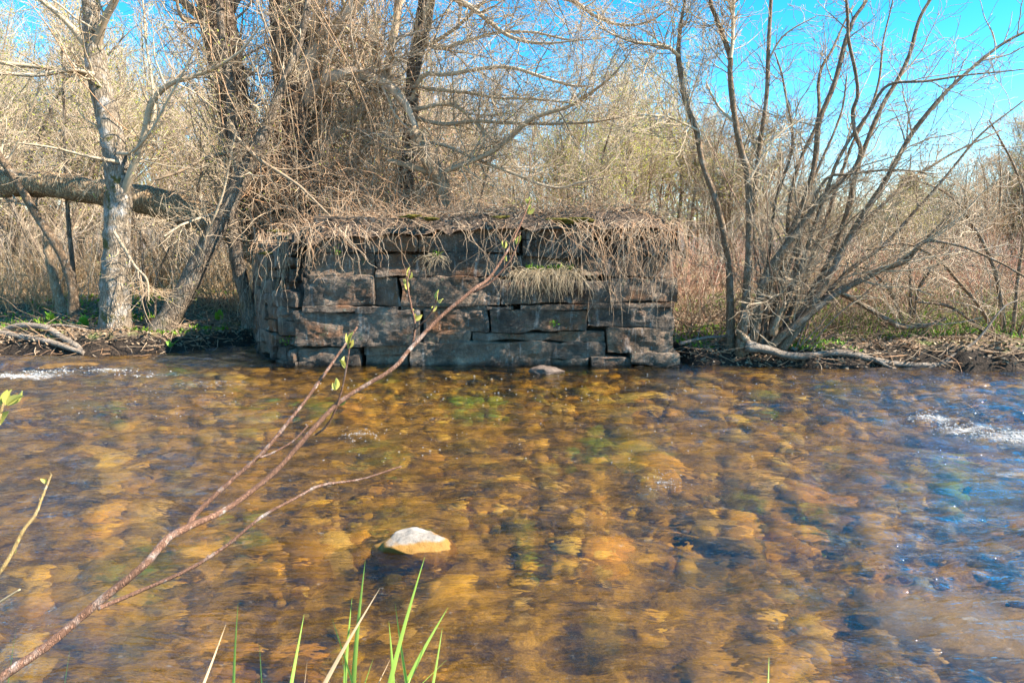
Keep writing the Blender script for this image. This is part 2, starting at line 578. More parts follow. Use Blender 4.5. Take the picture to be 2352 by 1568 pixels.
def waves(x, y):
    # current runs from the left to the lower right; crests lie along the flow and across it
    wx = x + .35 * fb2(x, y, .5, 2, 3.)
    wy = y + .35 * fb2(x, y, .5, 2, 8.)
    rot = .28
    u, v = wx * math.cos(rot) - wy * math.sin(rot) * .4, wy + wx * .12 * sstep(-2, 6, x)
    st = np.stack
    o = np.zeros_like(x)
    amp = 1 - .55 * sstep(6.6, 8.6, y) * sstep(-4.5, -3, x) * sstep(5, 3, x)
    a1 = noise3(st([u * 1.3, v * 3.1, o], -1))
    a2 = noise3(st([u * 3.4, v * 7.0, o + 5], -1))
    a3 = noise3(st([u * 8.5, v * 15, o + 9], -1))
    a4 = noise3(st([u * 17, v * 34, o + 13], -1))
    h = (.020 * a1 + .017 * a2 + .0085 * a3 + .0028 * a4 * sstep(7, 4, y)) * amp * (1 + .5 * np.maximum(sstep(.5, 3.2, x - .12 * (y - 3)), .7 * sstep(-.9, -2.8, x + .12 * (y - 3))))
    g = lambda cx, cy, sx, sy, a: a * np.exp(-((x - cx) / sx) ** 2 - ((y - cy) / sy) ** 2)
    h = h + g(-7.6, 9.75, 1.0, .28, .075) - g(-7.2, 9.3, 1.2, .2, .05) + .02 * a3 * g(-7.0, 9.25, 1.3, .3, 1)
    h = h + g(4.6, 6.6, .8, .2, .05) - g(4.9, 6.2, .8, .15, .03) + .025 * a3 * g(4.9, 6.3, .9, .35, 1)
    h = h + g(2.9, 3.55, .38, .22, .035) + g(2.4, 3.2, .5, .1, -.02) + g(-.25, 4.65, .3, .12, .03)
    h = h + g(-.55, 3.72, .12, .2, .02) - g(-.25, 3.6, .2, .12, .012)
    return h


wxs = np.concatenate([-np.geomspace(60, 10, 16)[:-1], np.linspace(-10, 10, 760), np.geomspace(10, 60, 16)[1:]])
wys = np.concatenate([np.linspace(1.2, 2.2, 12)[:-1], np.geomspace(2.2, 12.4, 520)])
wo = tag(grid_mesh('water', wxs, wys, waves, M['water']), kind='structure')
FOAM = [(onz(x, y, 0), w, h, a) for x, y, w, h, a in [(40, 862, .6, .16, 1), (140, 850, .55, .13, 1), (230, 852, .45, .12, .7), (330, 862, .5, .12, .45), (480, 880, .8, .2, .3),
        (2150, 962, .22, .10, .9), (2230, 985, .3, .12, 1), (2330, 1005, .35, .12, .9), (2300, 1090, .3, .06, .5), (1530, 1108, .13, .05, .45), (825, 995, .15, .06, .5), (2220, 1430, .12, .03, .35)]]


def foam_at(x, y):
    f = np.zeros_like(x)
    for c, w, h, a in FOAM:
        f = np.maximum(f, .86 * a * np.exp(-((x - c[0]) / w) ** 2 - ((y - c[1]) / h) ** 2))
    return f


_x, _y = np.meshgrid(wxs, wys)
ch_ = wo.data.attributes.new('chop', 'FLOAT', 'POINT')     # the current is rougher to both sides than in the deep middle
_c = np.maximum(sstep(.5, 3.2, _x - .12 * (_y - 3)), .95 * sstep(-.5, -1.9, _x + .22 * (_y - 3))) * (.75 + .5 * fb2(_x, _y, .8, 2, 5.))
ch_.data.foreach_set('value', np.clip(_c, 0, 1).astype(np.float32).reshape(-1))
fa_ = wo.data.attributes.new('foam', 'FLOAT', 'POINT')
fa_.data.foreach_set('value', foam_at(_x, _y).astype(np.float32).reshape(-1))


# ------------------------------------------------------------------ rocks
def ico(sub):
    import bmesh
    bm = bmesh.new()
    bmesh.ops.create_icosphere(bm, subdivisions=sub, radius=1)
    V = np.array([v.co[:] for v in bm.verts])
    T = np.array([[v.index for v in f.verts] for f in bm.faces])
    bm.free()
    return V, T


ICO = {k: ico(k) for k in (1, 2, 3, 4, 5)}


def rock_mesh(mb, c, size, rot, seed, sub=4, amp=.25, facet=0):
    V, T = ICO[sub]
    n = 1 + amp * fbm(V * 1.1 + seed * 7.7, 2) + amp * .25 * fbm(V * 4 + seed, 3)
    W = V * n[:, None]
    r = np.random.default_rng(seed)
    for k in range(facet):          # flatten a few broken faces
        d = unit(r.normal(0, 1, 3))
        dist = W @ d
        lim = r.uniform(.55, .8)
        W = W - np.maximum(dist - lim, 0)[:, None] * d * .9
    W = W * np.asarray(size)
    c_, s_ = math.cos(rot), math.sin(rot)
    W = W @ np.array([[c_, s_, 0], [-s_, c_, 0], [0, 0, 1]])
    mb.add(W + np.asarray(c), tris=T)


def rock(name, label, c, size, rot, seed, mat, amp=.25, facet=5, sub=5):
    mb = MB()
    rock_mesh(mb, c, size, rot, seed, sub, amp, facet)
    return tag(mb.build(name, mat, loc=np.array([c[0], c[1], c[2] - size[2]])), label, 'rock')


p = onz(955, 1262, 0)
rock('river_rock', 'pale dry topped rock with amber waterline standing out of the near stream', (p[0] - .02, p[1] + .08, -.072), (.22, .19, .135), .2, 5, M['rock_pale'], .22, 1)
p = onz(1258, 858, 0)
rock('river_rock', 'small brown rock in the water at the foot of the stone wall', (p[0], p[1] + .1, -.04), (.26, .18, .14), -.1, 12, M['rock_brown'], .2, 7)
p = onz(150, 838, 0)
rock('river_rock', 'flat orange brown rock breaking the surface above the white riffle', (p[0], p[1], -.065), (.45, .16, .10), .25, 3, M['rock_amber'], .2, 4)
p = onz(2190, 1010, 0)
rock('river_rock', 'low olive rock under the foam of the riffle beside the far water', (p[0], p[1], -.09), (.35, .18, .085), -.3, 9, M['rock_amber'], .2, 4)
p = onz(2210, 1390, -.05)
rock('river_rock', 'broad smooth pinkish boulder just under the near rippled water', (p[0], p[1], -.285), (.46, .32, .16), -.25, 15, mat_rock('rock_pink', (.34, .24, .17), (.5, .37, .28)), .14, 0)

# stones of the bed: nobody could count them
mb = MB()
V2, T2 = ICO[2]
k = 4200
cy = np.sqrt(RNG.uniform(2.1 ** 2, 9.6 ** 2, k))
cx = RNG.uniform(-1, 1, k) * (.9 + cy * .86)
sz = np.exp(RNG.normal(math.log(.047), .62, k)).clip(.018, .20)
for i in range(k):
    v = V2 * (1 + .42 * noise3(V2 * 1.2 + i * 3.1) + .14 * noise3(V2 * 3 + i))[:, None]
    v = v * (sz[i] * RNG.uniform(.8, 1.35), sz[i] * RNG.uniform(.7, 1.1), min(sz[i] * RNG.uniform(.45, .75), .12))
    a = RNG.uniform(0, 6.3)
    v = v @ np.array([[math.cos(a), math.sin(a), 0], [-math.sin(a), math.cos(a), 0], [0, 0, 1]])
    mb.add(v + (cx[i], cy[i], -.30 + min(sz[i] * .25, .045) + float(RNG.normal(0, .012))), tris=T2)
tag(mb.build('stream_cobbles', M['cobble']), 'amber and olive cobbles covering the bed under the clear stream', 'cobbles', kind='stuff')

# foam bubbles and the white riffles
mb = MB()


def bubbles(n, px, py, r0, r1, flat=.5, spread=None):
    V1, T1 = ICO[1]
    for i in range(n):
        x, y = (RNG.uniform(*px), RNG.uniform(*py)) if spread is None else spread()
        q = onz(x, y, 0)
        z = float(waves(np.array([q[0]]), np.array([q[1]]))[0])
        r = RNG.uniform(r0, r1)
        mb.add(V1 * (r * RNG.uniform(1, 1.6), r, r * flat) + (q[0], q[1], z + .002), tris=T1)


bubbles(170, (640, 2300), (858, 925), .004, .011, .22)
bubbles(110, (700, 2300), (925, 1060), .003, .008, .22)
bubbles(60, (60, 700), (870, 960), .004, .009, .22)
bubbles(60, (0, 0), (0, 0), .002, .006, .4, lambda: (RNG.normal(825, 28), RNG.normal(995, 8)))
bubbles(60, (0, 0), (0, 0), .002, .005, .4, lambda: (RNG.normal(1530, 30), RNG.normal(1105, 10)))
tag(mb.build('foam_bubbles', M['foam']), 'small white foam bubbles drifting on the stream before the wall', 'foam', kind='stuff')


def riffle(name, label, line, n, sx, sy, r0, r1):
    global mb
    mb = MB()
    c = catmull(np.array(line, float), 200)

    def f():
        j = RNG.integers(0, 200)
        return c[j, 0] + RNG.normal(0, sx), c[j, 1] + RNG.normal(0, sy)
    bubbles(n, 0, 0, r0, r1, .5, f)
    tag(mb.build(name, M['foam']), label, 'foam', kind='stuff')


riffle('riffle_foam', 'white broken water of the riffle below the wooded bank', [(-60, 868), (40, 860), (120, 852), (200, 850), (330, 862)], 420, 26, 4, .003, .012)
riffle('riffle_foam', 'white broken water of the riffle at the open side of the stream', [(2112, 952), (2170, 968), (2230, 988), (2300, 1000), (2400, 1012)], 420, 20, 7, .003, .009)

# ------------------------------------------------------------------ the stone abutment
WY = 9.5
ab = tag(empty('stone_abutment', (-.6, WY + .3, 0)), 'old dark bridge abutment of big stone blocks standing in the stream under vines', 'stone abutment')


def zx(x, y):                       # reading off an enlargement of the photograph
    return 569.7 + x * .4498, 406.9 + y * .4498


def rbox(mb, c, h, r, seed, ax=(1, 0, 0), ay=(0, 1, 0), amp=.03, dens=.05):
    """stone block: a box of half sizes h with worn edges and an uneven face"""
    n = [max(3, int(2 * q / dens)) for q in h]
    pts, quads, base = [], [], 0
    for d in range(3):
        e, f = [q for q in range(3) if q != d]
        for s in (-1, 1):
            U, W = np.meshgrid(np.linspace(-1, 1, n[e] + 1), np.linspace(-1, 1, n[f] + 1))
            P = np.zeros(U.shape + (3,))
            P[..., d], P[..., e], P[..., f] = s, U, W
            m = n[e] + 1
            i = (np.arange(n[f])[:, None] * m + np.arange(n[e])[None]).reshape(-1) + base
            Q = np.stack([i, i + 1, i + m + 1, i + m], -1)
            flip = (s > 0) == (d == 1)
            quads.append(Q[:, ::-1] if flip else Q)
            pts.append(P.reshape(-1, 3))
            base += P.size // 3
    P = np.concatenate(pts)
    Q = np.concatenate(quads)
    _, first, inv = np.unique(np.round(P, 5), axis=0, return_index=True, return_inverse=True)
    P, Q = P[first], inv.reshape(-1)[Q]
    h = np.asarray(h)
    B = P * h
    core = np.clip(B, -(h - r), h - r)
    B = core + unit(B - core) * np.minimum(np.linalg.norm(B - core, axis=1), r)[:, None]
    nrm = unit(P / np.maximum(np.abs(P).max(1, keepdims=True), 1e-6) ** 1 * (np.abs(P) > .98))
    k = fbm(B * np.array([2.3, 2.3, 3.2]) + seed * 5.3, 4)
    chip = np.minimum(fbm(B * 6 + seed * 2.1, 3) + .25, 0)
    B = B + nrm * (amp * k + amp * 1.3 * chip)[:, None]
    # hewn outline: the ends are never square
    B[:, 2] += .022 * noise3(np.stack([B[:, 0] * 2.1, B[:, 0] * 0 + seed, P[:, 2]], -1))
    B[:, 0] += .03 * noise3(np.stack([B[:, 2] * 3.1, B[:, 2] * 0 + seed + 4, P[:, 0]], -1))
    ax, ay = np.asarray(ax, float), np.asarray(ay, float)
    mb.add(np.asarray(c) + B[:, :1] * ax + B[:, 1:2] * ay + B[:, 2:] * np.array([0, 0, 1.]), quads=Q)


BLOCKS = [(250, 866, 578, 985, 0), (582, 863, 820, 906, -.05), (590, 908, 812, 985, -.04), (830, 846, 1542, 990, .02), (1546, 838, 1832, 925, 0), (1546, 925, 1740, 990, -.02),
          (1745, 922, 1957, 990, .06), (1966, 900, 2197, 951, .09), (1960, 953, 2187, 992, .10), (232, 692, 882, 862, .03), (900, 678, 1222, 786, 0),
          (888, 786, 1132, 846, -.01), (1232, 682, 1732, 792, .02), (1148, 796, 1592, 838, -.02), (1594, 790, 1828, 838, -.03), (1738, 664, 2178, 768, .01),
          (1832, 770, 2178, 898, .02), (276, 664, 548, 690, .06), (556, 656, 772, 688, .05), (776, 655, 1226, 676, -.03), (1230, 656, 1346, 680, .02), (1392, 650, 1734, 680, .05),
          (1738, 640, 2178, 664, .03), (270, 512, 640, 656, .02), (642, 514, 768, 650, -.06), (776, 516, 1282, 654, .02), (1284, 522, 1852, 648, 0), (1854, 512, 2192, 638, .04),
          (282, 384, 642, 508, 0), (652, 394, 900, 510, .02), (902, 392, 1392, 512, -.02), (1396, 400, 1694, 520, -.16), (1700, 404, 2160, 508, .01),
          (300, 300, 862, 380, -.01), (866, 288, 1392, 390, -.02), (1396, 322, 2120, 400, -.03), (335, 202, 872, 298, -.05), (876, 214, 1402, 286, -.02),
          (1404, 206, 1782, 318, -.03), (1786, 216, 2140, 320, -.05)]
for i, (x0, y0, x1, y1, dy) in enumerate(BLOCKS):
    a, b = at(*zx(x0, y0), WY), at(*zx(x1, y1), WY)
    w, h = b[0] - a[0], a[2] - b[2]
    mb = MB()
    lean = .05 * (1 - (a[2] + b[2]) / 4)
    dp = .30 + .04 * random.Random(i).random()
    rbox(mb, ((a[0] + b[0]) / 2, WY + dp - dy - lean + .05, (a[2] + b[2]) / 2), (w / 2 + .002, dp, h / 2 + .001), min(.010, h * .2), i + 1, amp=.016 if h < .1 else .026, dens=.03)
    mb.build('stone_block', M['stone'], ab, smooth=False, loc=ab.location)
# the rubble wing that curves back on the open side
rr = random.Random(4)
wing = catmull(np.array([[*at(688, 840, 9.62)[:2]], [*at(655, 840, 9.8)[:2]], [*at(626, 840, 10.25)[:2]], [*at(612, 840, 11.0)[:2]], [*at(606, 840, 12.0)[:2]]]), 60)
zc = -.12
course = 0
while zc < 1.95:
    h = rr.uniform(.13, .27)
    u = rr.uniform(-6, 0)
    while u < 56:
        L = rr.uniform(9, 22)
        m = min(max(u + L / 2, 0), 58)
        j = int(m)
        c = wing[j]
        tdir = unit(wing[min(j + 2, 59)] - wing[max(j - 2, 0)])
        w = np.linalg.norm(wing[int(min(max(u + L, 0), 59))] - wing[int(max(u, 0))])
        u += L
        top = 1.98 - .42 * min(m / 45, 1)
        if w < .08 or zc + h / 2 > top:
            continue
        nrm = np.array([tdir[1], -tdir[0]])
        if nrm[1] > 0 and nrm[0] > 0:
            nrm = -nrm
        batter = .08 * (1 - zc / 2)
        mb = MB()
        cc = c + -nrm * (.16 - batter + rr.uniform(-.02, .02))
        rbox(mb, (cc[0], cc[1], zc + h / 2), (w / 2 * 1.0, .2, h / 2 * .995), .012, 90 + course * 9 + int(u), (tdir[0], tdir[1], 0), (-tdir[1], tdir[0], 0), .045)
        mb.build('stone_block', M['stone'], ab, smooth=False, loc=ab.location)
    zc += h
    course += 1
# rubble core behind the face stones
front = [at(560 + 569.7 * 0 + 150, 500, 0 + 9.84)[:2], at(1535, 500, 9.84)[:2], at(1545, 500, 12.4)[:2], at(640, 500, 12.6)[:2], at(640, 500, 11.2)[:2], at(655, 500, 10.3)[:2]]
front[0] = at(700, 500, 9.9)[:2]
mb = MB()
n = len(front)
top = [1.95, 1.95, 1.95, 1.6, 1.6, 1.7]
V = [(*q, -.4) for q in front] + [(*q, z) for q, z in zip(front, top)]
mb.add(V, quads=[[i, (i + 1) % n, n + (i + 1) % n, n + i] for i in range(n)], ngons=[list(range(n, 2 * n))])
mb.build('rubble_core', M['cap'], ab, smooth=False, loc=ab.location)
# the earth and leaf mat on top
gx, gy = np.linspace(-4.4, 2.35, 140), np.linspace(9.44, 12.9, 70)


def cap_z(X, Y):
    left = np.interp(Y, [9.5, 9.8, 10.25, 11, 12.6], [-2.9, -3.25, -3.55, -3.9, -4.3])
    e = np.minimum.reduce([(X - left) / .5, (2.26 - X) / .35, (Y - 9.44) / .22, (12.85 - Y) / .5])
    z = 1.86 + .19 * sstep(0, .9, e) + .05 * fb2(X, Y, 2, 3) + .035 * fb2(X, Y, 7, 2) - .30 * sstep(-2.2, -3.5, X) + .06 * sstep(-1, 1, X)
    return np.where(e < 0, 1.6, z)


X, Y = np.meshgrid(gx, gy)
Z = cap_z(X, Y)
m = len(gx)
i = (np.arange(len(gy) - 1)[:, None] * m + np.arange(m - 1)[None]).reshape(-1)
mb = MB()
Q = np.stack([i, i + 1, i + m + 1, i + m], -1)
Q = Q[(Z.reshape(-1)[Q] > 1.621).any(1)]
mb.add(np.stack([X, Y, Z], -1), quads=Q)
mb.build('earth_cap', M['cap'], ab, loc=ab.location)
for q, (px, py, s) in enumerate([(945, 498, .10), (985, 502, .09), (1300, 508, .16), (1340, 505, .12), (1150, 498, .1), (620, 582, .12), (640, 530, .09), (1265, 622, .11), (655, 690, .07)]):
    mb = MB()
    c = at(px, py, 9.46 if px > 690 else 9.85)
    rock_mesh(mb, c, (s * 1.3, .05, s * .22), 0, 40 + q, 4, .75)
    mb.build('moss_cushion', M['moss'], ab, loc=ab.location)

# ------------------------------------------------------------------ vines
rng = np.random.default_rng(21)
mb = MB()
n = 1250                                     # the mat lying on the cap and over its edge
st = np.stack([rng.uniform(-4.1, 2.4, n), 9.6 + 2.6 * rng.uniform(0, 1, n) ** 1.6, np.zeros(n)], -1)
kp = cap_z(st[:, 0], st[:, 1]) > 1.62
st = st[kp]
n = len(st)
st[:, 2] = cap_z(st[:, 0], st[:, 1]) + rng.uniform(0, .08, n)
d = np.stack([rng.normal(0, 1, n), rng.normal(-.08, .6, n), rng.normal(.1, .3, n)], -1)
P, R = grow(rng, st, d, rng.uniform(.25, .9, n), rng.uniform(.0026, .0055, n), np.full(n, .002), 8, .36, -.035)
P[..., 1] = np.where(rng.uniform(0, 1, n)[:, None] < .9, np.maximum(P[..., 1], 9.47), P[..., 1])
zz = np.maximum(cap_z(P[..., 0], P[..., 1]), np.where(P[..., 1] < 9.45, 1.84, 1.7)) + .01
P[..., 2] = np.maximum(P[..., 2], zz)
tubes(mb, P, R, 4)
n = 420                                      # wiry shoots standing up out of the mat
st = np.stack([rng.uniform(-3.6, 2.3, n), rng.uniform(9.5, 11.6, n), np.zeros(n)], -1)
st[:, 2] = cap_z(st[:, 0], st[:, 1])
d = np.stack([rng.normal(0, .5, n), rng.normal(0, .4, n), rng.uniform(.3, 1.2, n)], -1)
P, R = grow(rng, st, d, rng.uniform(.15, .5, n), rng.uniform(.0025, .005, n), np.full(n, .0018), 8, .22, -.06)
tubes(mb, P, R, 3)
tag(mb.build('vine_mat', M['matvine']), 'tangled bare vines and dead stems matted over the top of the stone wall', 'vines', kind='stuff')
mb = MB()
n = 7000
pos = np.stack([rng.uniform(-4.1, 2.35, n), rng.uniform(9.42, 12, n), np.zeros(n)], -1)
pos = pos[cap_z(pos[:, 0], pos[:, 1]) > 1.62]
n = len(pos)
pos[:, 2] = np.maximum(cap_z(pos[:, 0], pos[:, 1]), 1.8) + rng.uniform(0, .06, n)
leaves(mb, pos, rng.normal(0, 1, (n, 3)) * (1, 1, .4), rng.uniform(.02, .055, n), rng, .7, .3)
tag(mb.build('dead_leaves', M['litter']), 'brown dead leaves caught in the vines on the wall top', 'leaf litter', kind='stuff')

mb = MB()                                    # strands hanging down the face
for (x0, x1, n, l0, l1, sg) in ((-2.95, 2.2, 40, .15, .6, .7), (-3.1, -2.2, 34, .3, 1.1, .5), (-2.6, -.4, 34, .3, .95, .7), (.8, 2.3, 60, .35, 1.3, .45), (-.4, .9, 26, .6, 1.6, .3), (1.5, 2.4, 48, .7, 1.8, .4), (.8, 2.3, 48, .8, 1.6, .3)):
    st = np.stack([rng.uniform(x0, x1, n), rng.uniform(9.36, 9.48, n), rng.uniform(1.86, 2.04, n)], -1)
    d = np.stack([rng.normal(0, sg, n), np.full(n, -.35), np.full(n, -.25)], -1)
    P, R = grow(rng, st, d, rng.uniform(l0, l1, n), rng.uniform(.0022, .0040, n), np.full(n, .0014), 14, .24, -.15)
    P[..., 1] = np.minimum(P[..., 1], 9.38 + .03 * rng.uniform(-1, 1, n)[:, None])
    P[..., 1] = np.maximum(P[..., 1], 9.24 + .03 * rng.uniform(-1, 1, n)[:, None])
    P[..., 2] = np.maximum(P[..., 2], .04)
    tubes(mb, P, R, 4)
    P2, R2 = spawn(rng, P, R, n, .2, 1, (20, 70), (.06, .3), 6, .6, .002, .22, -.08)
    P2[..., 1] = np.minimum(P2[..., 1], 9.40)
    tubes(mb, P2, R2, 3)
n = 90                                       # and down the rubble wing
j = rng.integers(4, 50, n)
st = np.concatenate([wing[j], rng.uniform(1.5, 1.95, n)[:, None]], 1) + np.array([-.02, -.03, 0])
P, R = grow(rng, st, np.stack([rng.normal(-.04, .16, n), rng.normal(-.1, .1, n), np.full(n, -.7)], -1), rng.uniform(.3, 1.2, n), rng.uniform(.0025, .0045, n), np.full(n, .0016), 12, .16, -.2)
P[..., 2] = np.maximum(P[..., 2], .05)
tubes(mb, P, R, 4)
tag(mb.build('hanging_vines', M['vine']), 'thin bare vine strands hanging down the face of the stone wall', 'vines', kind='stuff')

# tuft of dead grass hooked on the ledge
c = at(1265, 628, 9.34)
gt = tag(empty('grass_tuft', c), 'tuft of long pale dead grass drooping from a green ledge in the stone wall', 'grass tuft')
mb = MB()
n = 420
st = np.stack([c[0] + rng.uniform(-.5, .42, n), 9.36 + rng.uniform(-.1, .05, n), c[2] + rng.uniform(-.03, .06, n)], -1)
d = np.stack([rng.normal(.0, .45, n) - .3 * (st[:, 0] - c[0]), rng.uniform(-.7, -.1, n), rng.uniform(-.2, .5, n)], -1)
P, R = grow(rng, st, d, rng.uniform(.2, .52, n), np.full(n, .0035), np.full(n, .0012), 9, .1, -.24)
tubes(mb, P, R, 3)
mb.build('dead_blades', M['palegrass'], gt, loc=c)
mb = MB()
n = 160
pos = np.stack([c[0] + rng.uniform(-.35, .3, n), 9.38 + rng.uniform(-.08, .04, n), c[2] + rng.uniform(.02, .07, n)], -1)
leaves(mb, pos, np.stack([rng.normal(0, .4, n), rng.normal(-.3, .3, n), np.ones(n)], -1), rng.uniform(.04, .10, n), rng, .14, .2)
mb.build('green_blades', M['green'], gt, loc=c)
for (px, py, s, lab) in ((820, 600, 16, 'upper seam left of the long twig'), (995, 610, 60, 'pale wisp'), (1270, 745, 14, 'x'), (775, 575, 14, 'x')):
    pass
c = at(1000, 590, 9.36)
w = tag(empty('grass_tuft', c), 'small wispy tuft of dry grass growing from a joint near the middle of the wall', 'grass tuft')
mb = MB()
n = 70
st = c + rng.normal(0, .03, (n, 3)) * (1.4, .4, .6)
P, R = grow(rng, st, np.stack([rng.normal(-.25, .5, n), rng.uniform(-.6, 0, n), rng.uniform(-.4, .5, n)], -1), rng.uniform(.12, .3, n), np.full(n, .003), np.full(n, .001), 8, .12, -.2)
tubes(mb, P, R, 3)
mb.build('dead_blades', M['palegrass'], w, loc=c)
mb = MB()
leaves(mb, st[:22], np.stack([rng.normal(0, .5, 22), rng.normal(-.3, .3, 22), np.ones(22)], -1), rng.uniform(.04, .09, 22), rng, .16, .2)
mb.build('green_blades', M['green'], w, loc=c)
for (px, py, lab) in ((775, 578, 'sprig of small bright green leaves high on the wall under the vines'), (1272, 742, 'tiny green seedling in the low joint under the dead grass tuft'), (655, 782, 'little green plant on the rubble near the waterline of the wall')):
    c = at(px, py, 9.36 if px > 700 else 9.6)
    mb = MB()
    n = 26
    leaves(mb, c + rng.normal(0, .03, (n, 3)) * (1, .3, 1), rng.normal(0, 1, (n, 3)), rng.uniform(.02, .045, n), rng, .6, .2)
    tag(mb.build('wall_plant', M['green'], loc=c), lab, 'plant')


# ------------------------------------------------------------------ traced trees
def tree(name, label, cat, trunk, Y, Y1, limbs, barkm, twigm, nb=40, ntw=300, nfine=900, Lb=(.6, 1.6), Lt=(.3, .9), buds=0, bud_m='bud', seed=1, k=20, n=70, t0=.4, up=.03,
         rough=.10, rootz=None, rmax=.02, crown='crown', flare=True, bscale=1.0, limbw=1.0):
    rng = np.random.default_rng(seed)
    P, R = path(trunk, Y, n, Y1)
    base = P[0].copy()
    gz = float(terrain(base[0], base[1])) if rootz is None else rootz
    base[2] = gz
    if flare:
        s = np.linspace(0, 1, n)
        R = R * (1 + .35 * np.exp(-s * 22))
    if rootz is None and P[0, 2] > gz - .1:
        P = np.vstack([[P[0, 0], P[0, 1], gz - .15], P])
        R = np.concatenate([[R[0] * 1.1], R])
    o = tag(empty(name, base), label, cat)
    mb = MB()
    tubes(mb, P, R, k, True, rough, 7)
    mb.build('trunk', M[barkm], o, loc=base)
    mbc = MB()
    LP, LR = [], []
    m = 24
    for L in limbs:
        pts, ya, yb = L if len(L) == 3 else (L[0], Y, Y)
        lp, lr = path(pts, ya, m, yb, .03, seed)
        lr = lr * limbw
        LP.append(lp)
        LR.append(lr)
        tubes(mbc, lp, lr, 8, False, .06, 12)
    q = np.linspace(t0, .99, m) * (len(P) - 1)
    i = np.minimum(q.astype(int), len(P) - 2)
    f = (q - i)[:, None]
    TP, TR = P[i] * (1 - f) + P[i + 1] * f, R[i] * (1 - f[:, 0]) + R[i + 1] * f[:, 0]
    AP, AR = np.stack([TP] + LP), np.stack([TR] + LR)
    P1, R1 = spawn(rng, AP, AR, nb, .1, 1, (30, 75), Lb, 12, .4, .0045, .13, up, .4, rmax=rmax)
    tubes(mbc, P1, R1, 5)
    BP = np.concatenate([P1, np.stack([a[np.linspace(0, m - 1, 12).astype(int)] for a in LP])]) if LP else P1
    BR = np.concatenate([R1, np.stack([a[np.linspace(0, m - 1, 12).astype(int)] for a in LR])]) if LP else R1
    P2, R2 = spawn(rng, BP, BR, ntw, .15, 1, (25, 65), Lt, 8, .5, .003, .16, up, .4, rmax=.008)
    tubes(mbc, P2, R2, 4)
    P3, R3 = spawn(rng, P2, R2, nfine, .1, 1, (20, 60), (Lt[0] * .4, Lt[1] * .5), 6, .7, .0028, .16, up, .3, rmax=.004)
    tubes(mbc, P3, R3, 3)
    mbc.build(crown, M[twigm], o, loc=base)
    if buds:
        mb = MB()
        src = np.concatenate([P2[:, -1], P2[:, 4], P3[:, -1], P3[:, 3]])
        j = rng.integers(0, len(src), buds)
        leaves(mb, src[j] + rng.normal(0, .012, (buds, 3)), rng.normal(0, 1, (buds, 3)) + (0, 0, .5), rng.uniform(.014, .034, buds) * bscale, rng, .5, .2)
        mb.build('buds', M[bud_m], o, loc=base)['kind'] = 'stuff'
    return o, P, R


tree('ash_tree', 'thick pale lichen spotted tree rising straight from the bank above the riffle', 'tree',
     [(266, 792, 66), (265, 740, 64), (266, 640, 60), (268, 540, 56), (272, 430, 54), (262, 340, 50), (243, 250, 46), (222, 150, 42), (212, 60, 38), (205, -60, 36), (195, -250, 28), (185, -450, 16)], 11.2, 11.4,
     [([(240, 200, 16), (190, 168, 13), (90, 155, 10), (0, 145, 8), (-120, 120, 4)], 11.3, 10.6), ([(236, 180, 14), (170, 160, 11), (80, 172, 9), (-30, 168, 6)], 11.3, 10.3),
      ([(215, 120, 20), (160, 60, 14), (90, 0, 10), (0, -70, 5)], 11.3, 10.8), ([(284, 445, 18), (300, 390, 17), (330, 310, 15), (348, 235, 14), (390, 190, 12), (445, 172, 10), (520, 140, 7), (600, 60, 3)], 11.2, 10.6),
      ([(222, 110, 22), (240, 50, 17), (275, -20, 13), (310, -120, 8)], 11.3, 11.0), ([(262, 532, 7), (285, 570, 7), (310, 610, 6), (335, 640, 5), (338, 690, 3)], 11.0, 10.7),
      ([(270, 350, 9), (300, 350, 8), (340, 310, 6), (400, 200, 5), (470, 60, 3)], 11.0, 10.3), ([(270, 370, 9), (220, 362, 7), (140, 345, 5), (40, 330, 3)], 11.0, 10.4),
      ([(330, 320, 9), (355, 260, 8), (350, 180, 6), (330, 60, 4), (320, -50, 3)], 11.1, 11.6), ([(200, -100, 14), (260, -220, 10), (380, -330, 5)], 11.3, 11), ([(200, -100, 14), (120, -200, 10), (0, -330, 5)], 11.3, 11)],
     'bark_ash', 'twig_grey', 70, 520, 1300, (.5, 1.5), (.25, .8), 900, seed=3, k=28, n=100, bscale=1.3)

tree('leaning_tree', 'grey brown tree leaning towards the wall from the bank with a shaded underside', 'tree',
     [(368, 768, 54), (395, 722, 48), (430, 660, 46), (470, 580, 43), (505, 510, 40), (540, 440, 37), (566, 390, 32), (600, 320, 26), (640, 220, 20), (690, 90, 15), (720, -80, 10)], 11.2, 11.6,
     [([(420, 690, 8), (455, 600, 7), (490, 500, 6), (525, 400, 4), (540, 300, 3)], 11.2, 11.2), ([(520, 480, 8), (470, 500, 7), (420, 520, 6), (380, 545, 4)], 11.7, 11.0)],
     'bark_brown', 'twig_grey', 34, 240, 600, (.4, 1.2), (.25, .7), 150, seed=5, k=22, n=80, t0=.45)

tree('slim_tree', 'slim brown trunk with a wet black foot between leaning tree and wall', 'tree',
     [(580, 752, 38), (568, 690, 33), (550, 625, 31), (538, 550, 29), (533, 480, 27), (540, 400, 26), (537, 300, 24), (528, 200, 22), (510, 80, 18), (500, -60, 14)], 11.9, 11.9,
     [([(520, 352, 9), (470, 365, 8), (420, 392, 7), (354, 414, 5)], 11.9, 11.2), ([(530, 280, 9), (560, 330, 9), (620, 380, 8), (690, 430, 6), (760, 500, 4)], 11.7, 10.6),
      ([(515, 120, 10), (470, 60, 9), (420, 40, 8), (400, -40, 6)], 11.9, 11.2)],
     'bark_brown', 'twig_dark', 30, 200, 500, (.5, 1.3), (.25, .8), 260, seed=8, k=20, n=80, t0=.35, bscale=1.3)

